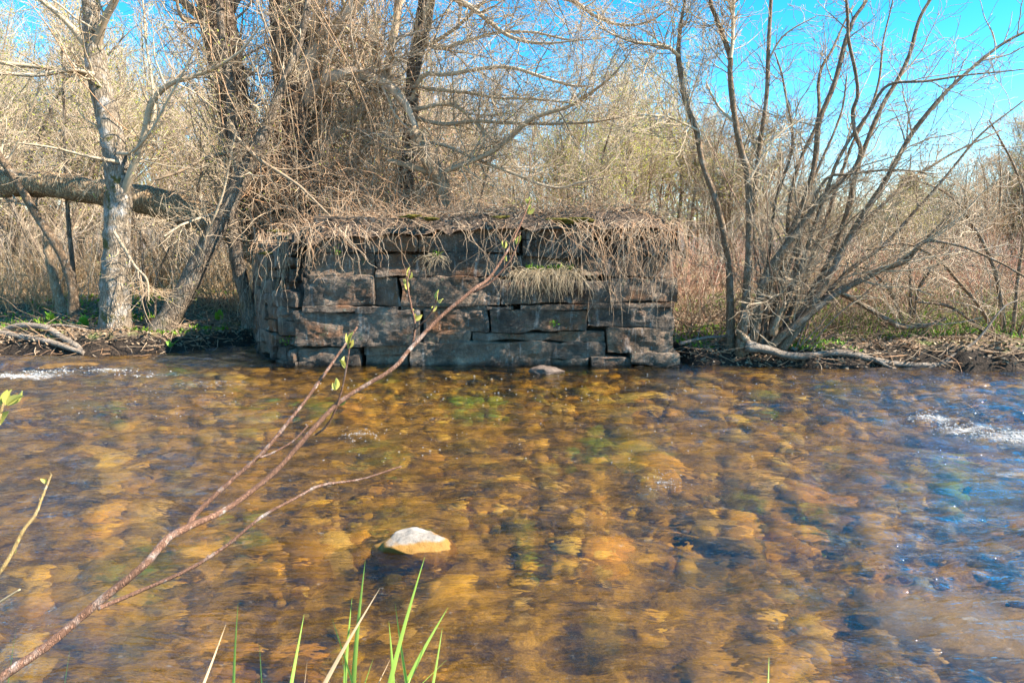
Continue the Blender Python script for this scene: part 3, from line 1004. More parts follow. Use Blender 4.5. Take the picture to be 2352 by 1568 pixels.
tree('vine_clad_willow', 'big dark furrowed willow trunk left of the vine thicket behind the wall', 'tree',
     [(660, 690, 80), (625, 580, 74), (585, 450, 68), (556, 340, 66), (533, 220, 68), (512, 100, 74), (492, 0, 72), (470, -120, 66), (440, -330, 50), (410, -560, 30)], 12.5, 12.5,
     [([(500, 60, 26), (440, 20, 20), (400, -30, 16), (330, -120, 8)], 13.0, 12.2), ([(505, 70, 30), (560, -40, 24), (620, -160, 16)], 13.1, 12.8)],
     'bark_willow', 'twig_tan', 60, 420, 1400, (.8, 2.2), (.4, 1.2), 400, seed=11, k=26, n=90, t0=.3, rmax=.03)

tree('vine_clad_willow', 'forked dark willow trunk wrapped in vines directly above the wall', 'tree',
     [(715, 700, 110), (700, 560, 92), (690, 420, 80), (676, 300, 78), (668, 190, 74), (664, 90, 78), (660, 0, 74), (650, -130, 66), (640, -330, 48), (630, -560, 28)], 12.75, 12.6,
     [([(690, 190, 44), (715, 130, 38), (745, 80, 34), (790, 40, 30), (850, -40, 24), (930, -160, 14)], 12.65, 12.3), ([(690, 240, 36), (734, 195, 30), (800, 172, 28), (860, 180, 25), (915, 220, 20), (960, 300, 12)], 12.7, 12.2),
      ([(700, 400, 30), (780, 300, 25), (860, 220, 22), (900, 100, 18), (920, -60, 14)], 12.7, 12.6), ([(700, 300, 22), (740, 230, 18), (720, 120, 14), (760, -60, 10)], 13.2, 12.6),
      ([(690, 420, 26), (800, 390, 20), (850, 300, 17), (850, 180, 14), (870, 40, 10)], 13.3, 12.6)],
     'bark_willow', 'twig_tan', 130, 900, 3000, (.8, 2.4), (.4, 1.3), 500, seed=13, k=26, n=90, t0=.3, rmax=.03)

tree('spreading_willow', 'willow with long arching branches spreading over the wall against the sky', 'tree',
     [(905, 640, 62), (915, 520, 50), (930, 420, 40), (942, 309, 34), (945, 218, 30), (952, 145, 30), (968, 73, 34), (980, 0, 36), (990, -110, 34), (1010, -300, 24), (1030, -520, 12)], 12.6, 12.8,
     [([(890, 366, 16), (952, 386, 16), (1006, 396, 15), (1079, 371, 15), (1145, 341, 14), (1221, 272, 13), (1312, 243, 10), (1370, 207, 8), (1410, 171, 6), (1450, 110, 3)], 12.4, 11.0),
      ([(945, 230, 13), (974, 174, 13), (1025, 171, 12), (1097, 160, 11), (1160, 156, 10), (1232, 171, 9), (1312, 196, 7), (1365, 200, 4)], 12.6, 11.2),
      ([(960, 90, 14), (1010, 110, 12), (1080, 90, 10), (1180, 70, 8), (1300, 90, 5), (1400, 85, 3)], 12.7, 11.4),
      ([(965, 60, 16), (1000, -10, 14), (1058, 4, 14), (1123, 47, 12), (1181, 87, 10), (1243, 96, 7), (1330, 92, 4)], 12.7, 11.0),
      ([(985, -40, 18), (1080, -60, 14), (1200, -20, 12), (1312, 0, 10), (1367, 36, 9), (1421, 60, 8), (1487, 54, 6), (1540, 20, 3)], 12.7, 11.2),
      ([(950, 270, 12), (1020, 285, 11), (1090, 278, 10), (1160, 283, 9), (1312, 283, 8), (1378, 277, 6), (1450, 262, 3)], 12.6, 11.0),
      ([(940, 330, 12), (1010, 330, 10), (1087, 360, 9), (1170, 396, 9), (1272, 432, 8), (1330, 418, 6), (1400, 405, 3)], 12.6, 11.3),
      ([(950, 250, 12), (1030, 240, 10), (1080, 270, 10), (1108, 300, 8), (1112, 340, 5)], 12.5, 11.8),
      ([(960, 120, 12), (1050, 60, 10), (1150, -30, 8), (1250, -120, 5)], 12.7, 12), ([(948, 200, 12), (1040, 210, 10), (1130, 225, 8), (1240, 225, 6), (1330, 240, 3)], 12.6, 11.6)],
     'bark_willow', 'twig_grey', 170, 1600, 4200, (.7, 2.0), (.35, 1.2), 1500, limbw=.78, seed=17, k=20, n=90, t0=.3, up=.015, rmax=.014)

P, R = path([(946, 292, 20), (958, 315, 34), (978, 350, 40), (1000, 395, 38), (1018, 445, 34), (1030, 520, 34)], 11.9, 40, 12.1)
mb = MB()
tubes(mb, P, R, 18, True, .22, 9)
o = tag(mb.build('broken_snag', M['deadwood'], loc=P[-1]), 'short broken snag of pale barkless wood standing behind the wall top', 'dead trunk')

# saplings on the wooded bank
tree('bent_sapling', 'bent bare grey sapling bowing out of the frame beside the rotten stump', 'sapling',
     [(170, 716, 20), (165, 655, 18), (143, 590, 18), (118, 545, 18), (82, 490, 18), (38, 414, 18), (0, 362, 17), (-60, 280, 14), (-120, 190, 10), (-170, 60, 6)], 12.2, 11.8,
     [([(40, 420, 8), (20, 380, 7), (60, 290, 5), (90, 200, 3)], 12, 12)], 'bark_shrub', 'twig_grey', 14, 90, 200, (.4, 1.2), (.2, .6), 60, seed=23, k=14, n=60)
tree('straight_sapling', 'thin straight brown sapling rising just in front of the fallen trunk', 'sapling',
     [(174, 690, 10), (168, 620, 10), (158, 518, 9), (152, 420, 8), (149, 320, 6), (146, 220, 5), (142, 100, 3)], 12.3, 12.3, [], 'bark_brown', 'twig_grey', 18, 90, 160, (.3, .9), (.2, .5), 60, seed=24, k=10, n=50, t0=.3)
P, R = path([(102, 525, 9), (108, 560, 15), (116, 610, 18), (128, 660, 20), (142, 715, 25), (146, 735, 30)], 12.8, 40)
mb = MB()
tubes(mb, P, R, 18, True, .3, 9)
tag(mb.build('rotten_stump', M['deadwood'], loc=P[-1]), 'split pale rotten stump standing behind the bent sapling', 'stump')
for (pts, Y, sd, lab) in (([(585, 745, 7), (583, 650, 6), (590, 560, 5), (570, 470, 3)], 12.4, 31, 'thin dark stem just right of the black footed slim trunk'),
                          ([(335, 745, 8), (332, 690, 7), (328, 600, 6), (322, 520, 4)], 11.6, 32, 'dark upright stem standing just right of the lichen spotted tree'),
                          ([(356, 725, 5), (360, 640, 5), (380, 590, 4), (400, 540, 3)], 12.0, 33, 'spindly bare stem between the lichen spotted tree and the leaning tree')):
    tree('bare_sapling', lab, 'sapling', pts, Y, Y, [], 'bark_brown', 'twig_dark', 8, 30, 60, (.2, .6), (.15, .4), 0, seed=sd, k=8, n=30, flare=False)

P, R = path([(-260, 395, 66), (-120, 400, 66), (0, 420, 62), (110, 424, 58), (200, 436, 58), (300, 452, 62), (380, 470, 66), (440, 488, 70), (490, 505, 64), (545, 540, 60), (600, 590, 60), (650, 660, 60)], 12.1, 120, 12.5)
fl = tag(empty('fallen_tree', P[-1]), 'long furrowed fallen tree trunk lying across behind the pale tree', 'fallen tree')
mb = MB()
tubes(mb, P, R, 26, True, .13, 6)
mb.build('trunk', M['bark_log'], fl, loc=P[-1])
P1, R1 = spawn(rng, P[None][:, ::5], R[None][:, ::5], 24, .1, .95, (40, 85), (.15, .8), 8, .12, .004, .2, .02, 0, rmax=.02)
for a, b in zip(P1, R1):
    mb = MB()
    tubes(mb, a, b, 5)
    mb.build('broken_branch', M['twig_grey'], fl, loc=P[-1])

# driftwood
def log(name, label, cat, lines, Y, mat, n=40, twigs=0, k=12, seed=0):
    rg = np.random.default_rng(seed + 60)
    P, R = path(lines[0][0], lines[0][1], n, lines[0][2], .02, seed)
    o = tag(empty(name, P[0]), label, cat)
    mb = MB()
    tubes(mb, P, R, k, True, .14, 10)
    mb.build('stem', M[mat], o, loc=P[0])
    for (pts, ya, yb) in lines[1:]:
        q, r = path(pts, ya, 24, yb, .02, seed)
        mb = MB()
        tubes(mb, q, r, 8, True, .12, 10)
        mb.build('branch', M[mat], o, loc=P[0])
    if twigs:
        P1, R1 = spawn(rg, P[None], R[None], twigs, .2, 1, (30, 80), (.1, .5), 7, .4, .003, .2, 0, 0, rmax=.007)
        for a, b in zip(P1, R1):
            mb = MB()
            tubes(mb, a, b, 5)
            mb.build('twig', M[mat], o, loc=P[0])
    return o


log('driftwood_log', 'weathered driftwood pole lying along the bank edge to the right of the riffle', 'driftwood', [([(-120, 752, 15), (0, 765, 15), (71, 775, 14), (126, 788, 13), (194, 813, 10)], 10.75, 10.45)], 0, 'driftwood', twigs=3, seed=1)
log('driftwood_log', 'crooked driftwood limb with a blunt end crossing the pole on the bank', 'driftwood', [([(-90, 782, 13), (0, 763, 13), (43, 749, 14), (103, 753, 14), (143, 778, 14), (192, 806, 13)], 10.9, 10.5), ([(100, 752, 8), (150, 748, 7), (235, 768, 4)], 10.9, 10.9)], 0, 'driftwood', twigs=3, seed=2)
log('driftwood_log', 'long grey driftwood trunk lying at the waterline under the shrub clump', 'driftwood',
    [([(1712, 794, 26), (1760, 803, 20), (1825, 817, 17), (1928, 811, 15), (2020, 828, 14), (2134, 842, 13), (2180, 834, 12), (2248, 825, 10), (2352, 817, 9), (2440, 812, 7)], 9.5, 9.35),
     ([(2155, 840, 8), (2200, 810, 7), (2248, 777, 6), (2305, 708, 4), (2340, 690, 3)], 9.4, 9.5), ([(2010, 826, 8), (2060, 848, 7), (2110, 856, 6), (2150, 842, 6)], 9.38, 9.3)], 0, 'driftwood', 60, 16, seed=3)
log('fallen_branch', 'dark bent fallen branch sagging to the ground on the brushy bank', 'branch', [([(1928, 672, 9), (1965, 690, 11), (1997, 708, 12), (2040, 735, 13), (2071, 751, 14), (2122, 748, 11), (2168, 728, 8)], 9.9, 10.1)], 0, 'bark_shrub', 40, 5, seed=4)
log('fallen_branch', 'pale branch propped on the bank between wall and shrub clump', 'branch', [([(1560, 790, 7), (1620, 775, 7), (1680, 768, 6), (1760, 730, 5)], 9.7, 10.0)], 0, 'driftwood', 30, 4, seed=5)

# ------------------------------------------------------------------ stems right of the wall
tree('slender_tree', 'slender wavy grey tree nearest the wall with a fork high in its crown', 'tree',
     [(1678, 790, 17), (1677, 685, 16), (1674, 617, 15), (1665, 548, 15), (1643, 457, 14), (1614, 377, 13), (1600, 303, 12), (1574, 228, 12), (1560, 148, 11), (1558, 122, 11), (1563, 60, 8), (1575, -10, 6), (1590, -120, 4)], 9.9, 9.6,
     [([(1559, 130, 9), (1535, 110, 8), (1500, 102, 7), (1440, 92, 5), (1380, 60, 3)], 9.6, 9.4), ([(1600, 300, 6), (1570, 285, 5), (1520, 265, 4), (1440, 262, 2)], 9.7, 9.5)], 'bark_shrub', 'twig_grey', 40, 320, 800, (.4, 1.2), (.2, .8), 420, seed=41, k=12, n=80, t0=.5, rmax=.009)
tree('slender_tree', 'tall grey slender tree with a V fork against the open blue sky', 'tree',
     [(1702, 792, 20), (1712, 700, 18), (1719, 600, 16), (1721, 514, 15), (1717, 400, 15), (1700, 337, 14), (1685, 251, 13), (1677, 171, 12), (1677, 134, 12), (1662, 86, 10), (1642, 34, 9), (1631, 0, 8), (1612, -110, 5)], 9.7, 9.5,
     [([(1678, 140, 9), (1688, 74, 8), (1691, 0, 7), (1694, -110, 4)], 9.5, 9.6), ([(1718, 420, 6), (1760, 340, 5), (1800, 300, 4), (1850, 270, 2)], 9.6, 9.7), ([(1690, 280, 6), (1650, 240, 5), (1620, 190, 3)], 9.6, 9.8)], 'bark_shrub', 'twig_grey', 34, 240, 600, (.3, 1.1), (.2, .6), 90, seed=43, k=12, n=80, t0=.5, rmax=.008)
tree('slender_tree', 'thin straight pole of a tree rising between the V forked tree and the shrub clump', 'tree',
     [(1728, 790, 13), (1715, 700, 12), (1722, 600, 11), (1728, 514, 11), (1740, 371, 10), (1760, 228, 10), (1765, 114, 9), (1771, 0, 8), (1778, -130, 5)], 10.1, 10.1,
     [([(1740, 380, 5), (1720, 300, 4), (1690, 240, 2)], 10.1, 10.2), ([(1763, 140, 5), (1800, 80, 4), (1870, 40, 2)], 10.1, 10.0)], 'bark_shrub', 'twig_grey', 16, 100, 260, (.3, .9), (.2, .6), 60, seed=45, k=10, n=70, t0=.4, rmax=.007)

STEMS = [([(1722, 800, 32), (1745, 690, 30), (1780, 605, 26), (1825, 537, 22), (1894, 451, 17), (1951, 400, 14), (1974, 348, 13), (1963, 308, 12), (1962, 257, 11), (1973, 211, 10), (1947, 103, 9), (1945, 34, 8), (1938, -60, 5)], 9.75, 9.2),
         ([(1745, 800, 28), (1775, 650, 22), (1814, 548, 19), (1860, 423, 16), (1882, 286, 15), (1917, 194, 14), (1940, 114, 13), (1964, 46, 11), (1991, 0, 10), (2020, -80, 6)], 9.85, 10.3),
         ([(1762, 790, 18), (1790, 650, 15), (1808, 560, 13), (1820, 428, 11), (1871, 286, 10), (1888, 171, 9), (1917, 103, 7), (1960, 10, 4)], 9.95, 10.8),
         ([(1800, 800, 24), (1830, 735, 22), (1894, 617, 19), (1934, 514, 16), (1962, 400, 14), (2008, 286, 13), (2054, 188, 12), (2094, 108, 11), (2117, 46, 10), (2139, 0, 9), (2175, -80, 5)], 9.8, 10.0),
         ([(1790, 805, 30), (1830, 750, 26), (1871, 685, 23), (1928, 588, 19), (1980, 497, 17), (2037, 411, 15), (2077, 343, 14), (2111, 286, 13), (2168, 217, 11), (2231, 160, 10), (2294, 108, 8), (2352, 74, 7), (2440, 30, 4)], 9.7, 9.3),
         ([(1780, 760, 15), (1842, 605, 13), (1894, 445, 11), (1940, 343, 10), (1997, 257, 9), (2042, 194, 8), (2134, 183, 7), (2248, 171, 5), (2360, 155, 3)], 9.8, 9.0),
         ([(1848, 737, 17), (1917, 668, 15), (2002, 628, 13), (2082, 600, 12), (2111, 562, 10), (2151, 555, 9), (2219, 571, 8), (2294, 600, 7), (2352, 634, 6), (2440, 670, 3)], 9.7, 8.8),
         ([(1757, 806, 30), (1800, 765, 27), (1848, 725, 23), (1905, 685, 19), (1957, 651, 15), (2054, 610, 11), (2140, 540, 7), (2200, 470, 4)], 9.7, 9.4),
         ([(1775, 790, 14), (1830, 600, 12), (1850, 470, 10), (1880, 380, 8), (1930, 260, 6), (1945, 170, 4)], 9.9, 10.3),
         ([(1790, 790, 15), (1860, 620, 13), (1900, 500, 11), (1950, 350, 9), (2010, 210, 7), (2030, 90, 5), (2060, -40, 3)], 9.9, 10.8),
         ([(1800, 800, 16), (1880, 660, 14), (1960, 540, 11), (2060, 440, 9), (2180, 360, 7), (2300, 300, 4)], 9.8, 10.2),
         ([(1740, 790, 12), (1760, 640, 10), (1780, 480, 9), (1820, 330, 8), (1800, 200, 6), (1780, 120, 4)], 10.0, 10.4),
         ([(1820, 780, 14), (1930, 640, 12), (2030, 560, 10), (2150, 430, 8), (2260, 300, 6), (2352, 230, 4)], 9.8, 9.6),
         ([(1760, 790, 12), (1830, 560, 10), (1890, 420, 9), (1950, 400, 8), (2040, 390, 6), (2150, 400, 4)], 9.8, 9.2)]
for lab, Y, sd, st in (('pale arching bare shrub at the right edge of the far bank', 10.2, 51, [[(2300, 800, 9), (2250, 700, 8), (2170, 610, 7), (2080, 560, 6), (1990, 570, 4)], [(2310, 800, 10), (2290, 640, 9), (2240, 520, 7), (2150, 430, 5), (2060, 400, 3)],
                                                      [(2320, 800, 10), (2340, 640, 8), (2352, 500, 7), (2330, 380, 5), (2270, 280, 3)], [(2330, 800, 9), (2260, 760, 8), (2180, 700, 6), (2100, 690, 4)], [(2330, 800, 9), (2400, 600, 8), (2420, 400, 6), (2380, 250, 3)]]),
                       ('low bare shrub of bent twigs just right of the shrub clump', 10.9, 52, [[(2080, 770, 8), (2050, 680, 7), (1990, 620, 5), (1920, 610, 3)], [(2090, 770, 8), (2110, 660, 7), (2160, 600, 5), (2230, 580, 3)], [(2085, 770, 8), (2090, 640, 6), (2070, 530, 4), (2040, 470, 3)]])):
    rng = np.random.default_rng(sd)
    c = at(st[0][0][0], 790, Y)
    c[2] = float(terrain(c[0], c[1]))
    o = tag(empty('bare_shrub', c), lab, 'shrub')
    LP, LR = [], []
    for q in st:
        P, R = path(q, Y, 36, Y - rng.uniform(-.5, .9), .04, sd)
        mb = MB()
        tubes(mb, P, R, 8, True, .08, 12)
        mb.build('stem', M['bark_shrub'], o, loc=c)
        LP.append(P)
        LR.append(R)
    mb = MB()
    P1, R1 = spawn(rng, np.stack(LP), np.stack(LR), 70, .15, 1, (20, 65), (.4, 1.3), 10, .6, .0038, .15, .0, .3, rmax=.008)
    tubes(mb, P1, R1, 4)
    P2, R2 = spawn(rng, P1, R1, 420, .1, 1, (25, 65), (.2, .7), 7, .6, .003, .18, .0, .3, rmax=.006)
    tubes(mb, P2, R2, 3)
    mb.build('twigs', M['twig_tan'], o, loc=c)
bc = at(1755, 795, 9.75)
bc[2] = float(terrain(bc[0], bc[1]))
sh = tag(empty('shrub_clump', bc), 'many stemmed grey shrub clump fanning out from the waterside right of the wall', 'shrub')
rng = np.random.default_rng(77)
LP, LR = [], []
for pts, ya, yb in STEMS:
    P, R = path(pts, ya, 60, yb, .03, len(LP))
    R = R * .76
    mb = MB()
    tubes(mb, P, R, 12, True, .08, 12)
    mb.build('stem', M['bark_shrub'], sh, loc=bc)
    LP.append(P[::3])
    LR.append(R[::3])
n = 26                                       # thin crooked suckers of the same clump
st = bc + np.stack([rng.uniform(-.25, .6, n), rng.uniform(-.1, .5, n), np.full(n, -.05)], -1)
P, R = grow(rng, st, np.stack([rng.uniform(-.25, .9, n), rng.normal(0, .25, n), np.ones(n)], -1), rng.uniform(1.2, 4.2, n), rng.uniform(.007, .014, n), np.full(n, .003), 20, .09, .01)
for a, b in zip(P, R):
    mb = MB()
    tubes(mb, a, b, 6)
    mb.build('stem', M['twig_red'], sh, loc=bc)
LP += list(P)
LR += list(R)
AP, AR = np.stack(LP), np.stack(LR)
mb = MB()
P1, R1 = spawn(rng, AP, AR, 230, .18, 1, (18, 60), (.5, 1.7), 12, .5, .0045, .11, .02, .4, rmax=.012)
tubes(mb, P1, R1, 5)
P2, R2 = spawn(rng, P1, R1, 1500, .1, 1, (25, 65), (.25, .95), 8, .5, .0036, .16, .02, .4, rmax=.006)
tubes(mb, P2, R2, 4)
P3, R3 = spawn(rng, P2, R2, 4200, .1, 1, (25, 65), (.1, .42), 6, .7, .003, .18, .01, .3, rmax=.004)
tubes(mb, P3, R3, 3)
mb.build('twigs', M['twig_grey'], sh, loc=bc)
mb = MB()
n = 260
j = rng.integers(0, len(P3), n)
leaves(mb, P3[j, -1], rng.normal(0, 1, (n, 3)), rng.uniform(.012, .03, n), rng, .6)
mb.build('buds', M['redbud'], sh, loc=bc)['kind'] = 'stuff'
for q, (px, py, w, l, tl) in enumerate([(1720, 790, .06, .3, -.5), (1775, 770, .05, .5, .1), (1700, 800, .05, .25, .6)]):
    c = at(px, py, 9.6)
    mb = MB()
    P, R = grow(rng, c[None], np.array([[tl, -.2, .8]]), np.array([l]), np.array([w]), np.array([w * .3]), 16, .05)
    tubes(mb, P, R, 10, True, .35, 12)
    mb.build('split_stub', M['deadwood'], sh, loc=bc)


# ------------------------------------------------------------------ the wood beyond
def wood_proto(seed, stems, H, twigs, fine, spread, bud, budn, upr):
    rng = np.random.default_rng(seed)
    a = rng.uniform(0, 6.3, stems)
    d = np.stack([np.cos(a) * spread, np.sin(a) * spread, np.ones(stems)], -1)
    st = np.stack([np.cos(a) * .12, np.sin(a) * .12, np.full(stems, -.2)], -1) * (stems > 1) + np.array([0, 0, -.2]) * (stems == 1)
    L = rng.uniform(.72, 1, stems) * H
    P0, R0 = grow(rng, st, d, L, rng.uniform(.045, .075, stems) * (1.5 if stems < 3 else 1), np.full(stems, .008), 26, .05, .03)
    mt, mc, ml = MB(), MB(), MB()
    tubes(mt, P0, R0, 8)
    P1, R1 = spawn(rng, P0, R0, 60, .18, 1, (25, 60), (.8, 2.6), 12, .45, .009, .10, upr, .5, rmax=.028)
    tubes(mc, P1, R1, 4)
    P2, R2 = spawn(rng, np.concatenate([P1]), R1, twigs, .1, 1, (20, 55), (.4, 1.3), 8, .6, .006, .13, upr, .4, rmax=.012)
    tubes(mc, P2, R2, 3)
    P3, R3 = spawn(rng, P2, R2, fine, .05, 1, (20, 55), (.2, .75), 5, .7, .0045, .14, upr, .3, rmax=.007)
    tubes(mc, P3, R3, 3)
    src = np.concatenate([P3[:, -1], P3[:, 2], P2[:, -1]])
    j = rng.integers(0, len(src), budn)
    leaves(ml, src[j] + rng.normal(0, .03, (budn, 3)), rng.normal(0, 1, (budn, 3)), rng.uniform(.035, .075, budn), rng, .6)
    return [('trunk', mt), ('crown', mc), ('buds', ml)]


KINDS = [('budding_tree', 'bare grey tree hazed with yellow green buds in the wood beyond the bank', 'bark_shrub', 'twig_tan', 'bud', (101, 3, 8.5, 480, 1700, .16, 'bud', 3000, .05)),
         ('bare_tree', 'slim bare tan tree with upright twigs in the wood beyond the bank', 'bark_brown', 'twig_tan', 'bud', (102, 2, 9.0, 480, 1700, .10, 'bud', 1200, .07)),
         ('red_budded_tree', 'bare tree with reddish budding crown in the wood beyond the bank', 'bark_shrub', 'twig_grey', 'redbud', (103, 4, 8.0, 480, 1700, .2, 'redbud', 1300, .06)),
         ('thicket_tree', 'many stemmed bare brown tree in the wood beyond the bank', 'bark_brown', 'twig_dark', 'bud', (104, 6, 7.0, 520, 1900, .28, 'bud', 700, .05))]
PROTO = []
for (nm, lab, bk, tw, bd, args) in KINDS:
    PROTO.append([(q, m.build(q, M[{'trunk': bk, 'crown': tw, 'buds': bd}[q]], mesh_only=True)) for q, m in wood_proto(*args)])
ENV = np.array([(-500, -150), (0, -120), (400, -60), (560, 60), (800, -100), (1000, 0), (1130, 150), (1190, 250), (1270, 190), (1340, 40), (1480, 40), (1570, 130), (1680, 195), (1760, 215), (1850, 330), (2000, 380), (2080, 370), (2180, 300), (2352, 215), (2800, 150)], float)
rw = random.Random(19)


def place_wood(px, Y, kind, hs=1.0):
    nm, lab = KINDS[kind][:2]
    top = np.interp(px, ENV[:, 0], ENV[:, 1])
    x = at(px, 600, Y)[0]
    z = float(terrain(x, Y))
    H = (at(px, top, Y)[2] - z) * hs
    s = H / KINDS[kind][5][2]
    o = tag(empty(nm, (x, Y, z)), lab, 'tree', 'bare trees of the wood beyond the far bank')
    w = s ** .5 * (1.15 if s < 1 else 1)
    o.scale = (w, w, s)
    o.rotation_euler = (0, 0, rw.uniform(0, 6.28))
    for q, me in PROTO[kind]:
        c = bpy.data.objects.new(q, me)
        c.parent = o
        COL.objects.link(c)
        if q == 'buds':
            c['kind'] = 'stuff'


for px in range(-420, 2780, 62):                       # front row
    pxx = px + rw.uniform(-26, 26)
    k = rw.choice([0, 0, 1, 1, 2, 3])
    if pxx < 1150:
        place_wood(pxx, rw.uniform(17, 24), k, rw.uniform(.65, 1.0))
    elif 1280 < pxx < 1800:
        place_wood(pxx, rw.uniform(17, 26), rw.choice([0, 0, 0, 3, 2]), rw.uniform(.8, 1.1))
    else:
        place_wood(pxx, rw.uniform(24, 34), rw.choice([1, 2, 3, 0]), rw.uniform(.7, 1.0))
for px in range(-500, 2900, 66):                       # second and third rows
    if 1180 < px < 2500 and rw.random() < .4:
        continue
    place_wood(px + rw.uniform(-20, 20), rw.uniform(27, 38), rw.choice([0, 0, 1, 2, 0]), rw.uniform(.8, 1.08))
for px in range(-500, 2900, 80):
    if 1180 < px < 2000 and rw.random() < .4:
        continue
    place_wood(px + rw.uniform(-20, 20), rw.uniform(42, 62), rw.choice([0, 1, 2, 1]), rw.uniform(.75, 1.02))

for px in range(-500, 2900, 58):
    place_wood(px + rw.uniform(-20, 20), rw.uniform(66, 88), rw.choice([1, 2, 3]), rw.uniform(.5, .72))
# one dark spruce far off
c = at(2075, 575, 38)
c[2] = float(terrain(c[0], c[1]))
sp_ = tag(empty('spruce', c), 'single dark green spruce far off behind the shrub clump', 'tree')
mb = MB()
tubes(mb, np.array([[c[0], c[1], c[2] - .3], [c[0], c[1], c[2] + 3], [c[0], c[1], c[2] + 6]]), np.array([.15, .1, .02]), 8)
mb.build('trunk', M['bark_brown'], sp_, loc=c)
mb = MB()
n = 3600
h = rng.uniform(.05, 1, n)
a = rng.uniform(0, 6.3, n)
r = (1 - h) * 2.3 * rng.uniform(.3, 1, n) * (1 + .25 * np.sin(h * 50))
pos = np.stack([c[0] + np.cos(a) * r, c[1] + np.sin(a) * r, c[2] + h * 4.6 + .3 - r * .2], -1)
leaves(mb, pos, np.stack([np.cos(a), np.sin(a), -.3 + rng.normal(0, .3, n)], -1), rng.uniform(.2, .5, n), rng, .35)
mb.build('crown', M['conifer'], sp_, loc=c)


# ------------------------------------------------------------------ brush, litter, plants: uncountable growth
def brush(name, label, n, px, Yr, hr, mat, up=.02, lean=.5, k=3, fork=2, pick=None, rr=(.003, .006), cat='brush', pw=1.0):
    rg = np.random.default_rng(abs(hash(name + label)) % 9999 if False else len(label) * 131 + n)
    Y = Yr[0] + (Yr[1] - Yr[0]) * rg.uniform(0, 1, n) ** pw
    X = (rg.uniform(px[0], px[1], n) - 1176) / F * Y * 1.0
    keep = (Y > bank_y(X) + .25) & ~((X > -3.9) & (X < 2.5) & (Y < 13.0))
    if pick is not None:
        keep &= pick(X, Y)
    X, Y = X[keep], Y[keep]
    n = len(X)
    st = np.stack([X, Y, terrain(X, Y) - .03], -1)
    d = np.stack([rg.normal(0, lean, n), rg.normal(0, lean, n), np.ones(n)], -1)
    P, R = grow(rg, st, d, rg.uniform(hr[0], hr[1], n), rg.uniform(rr[0], rr[1], n) * (1 + Y / 30), np.full(n, .0022) * (1 + Y / 25), 9, .14, up)
    mb = MB()
    tubes(mb, P, R, k)
    if fork:
        P2, R2 = spawn(rg, P, R, n * fork, .25, 1, (20, 60), (hr[0] * .4, hr[1] * .5), 6, .7, .003, .15, up, .3, rmax=.006)
        tubes(mb, P2, R2, 3)
    return tag(mb.build(name, M[mat]), label, cat, kind='stuff')


patch = lambda sc, th, z: (lambda X, Y: fb2(X, Y, sc, 2, z) > th)
brush('dry_brush', 'tawny dry brush and canes standing behind the trees of the wooded bank', 4200, (-350, 640), (12.4, 22), (.4, 1.3), 'straw', -.02, .45, 3, 2, patch(.5, -.35, 1.), pw=.8)
brush('grey_brush', 'grey tan brush of bare shoots filling the wood behind the fallen trunk', 900, (-350, 700), (13.5, 26), (1.0, 3.2), 'twig_tan', .02, .28, 3, 3)
brush('bramble_tangle', 'arching bare brambles beside the wall and behind the shrub clump', 1300, (1540, 2600), (10.0, 14), (.4, 1.1), 'twig_dark', -.05, .6, 3, 2, None, (.0025, .005))
brush('red_brush', 'reddish bare shoots in front of the straw meadow', 2300, (1530, 2700), (11.5, 19), (.6, 1.7), 'twig_red', .01, .35, 3, 2, patch(.4, -.25, 6.))
brush('tan_brush', 'tan twiggy brush between wall and shrub clump', 480, (1500, 2250), (11, 24), (1.0, 2.8), 'twig_tan', .02, .25, 3, 3, patch(.5, -.2, 9.))
brush('meadow_green', 'fresh green grass strip on the far bank right of the shrub clump', 7500, (1850, 2800), (10.0, 17), (.10, .34), 'green', -.02, .4, 3, 0, patch(.6, -.2, 2.), cat='grass')
brush('meadow_grass', 'straw coloured dead grass of the meadow behind the brush', 7000, (-500, 2900), (15, 60), (.2, .5), 'straw', -.02, .35, 3, 0, pw=1.6, cat='grass')

rng = np.random.default_rng(91)
mb = MB()                                            # the vine thicket draped over the willows
n = 2900
px = rng.normal(765, 140, n)
py = rng.uniform(-60, 520, n)
dep = rng.uniform(12.3, 14.0, n)
w = np.clip(1.25 - np.abs(px - (700 + (py - 200) * .12)) / (240 + .35 * py), 0, 1)
kp = rng.uniform(0, 1, n) < (w + .1) * np.where(py < 230, .5, 1)
px, py, dep = px[kp], py[kp], dep[kp]
st = np.array([at(a, b, c) for a, b, c in zip(px, py, dep)])
n = len(st)
d = np.stack([rng.normal(0, .5, n), rng.normal(0, .4, n), rng.choice([-1, 1], n) * rng.uniform(.1, 1.0, n)], -1)
P, R = grow(rng, st, d, rng.uniform(.3, 1.5, n), rng.uniform(.004, .0085, n), np.full(n, .003), 12, .3, -.03)
P[..., 2] = np.maximum(P[..., 2], .4)
tubes(mb, P, R, 4)
P2, R2 = spawn(rng, P, R, n * 2, .05, 1, (20, 75), (.15, .7), 7, .7, .003, .2, -.02, .2, rmax=.006)
tubes(mb, P2, R2, 3)
n = 130                                              # long lianas climbing the trunks
px = np.concatenate([rng.normal(575, 28, 35), rng.normal(690, 55, 60), rng.normal(900, 60, 35)])
st = np.array([at(a, 560, c) for a, c in zip(px, rng.uniform(12.0, 13.2, n))])
P, R = grow(rng, st, np.stack([rng.normal(-.05, .15, n), rng.normal(0, .1, n), np.ones(n)], -1), rng.uniform(2.5, 6.5, n), rng.uniform(.007, .017, n), np.full(n, .004), 26, .09, .015)
tubes(mb, P, R, 5)
n = 1500                                             # fallen skirt of vines running down to the wall and the bank
px = rng.uniform(560, 1060, n)
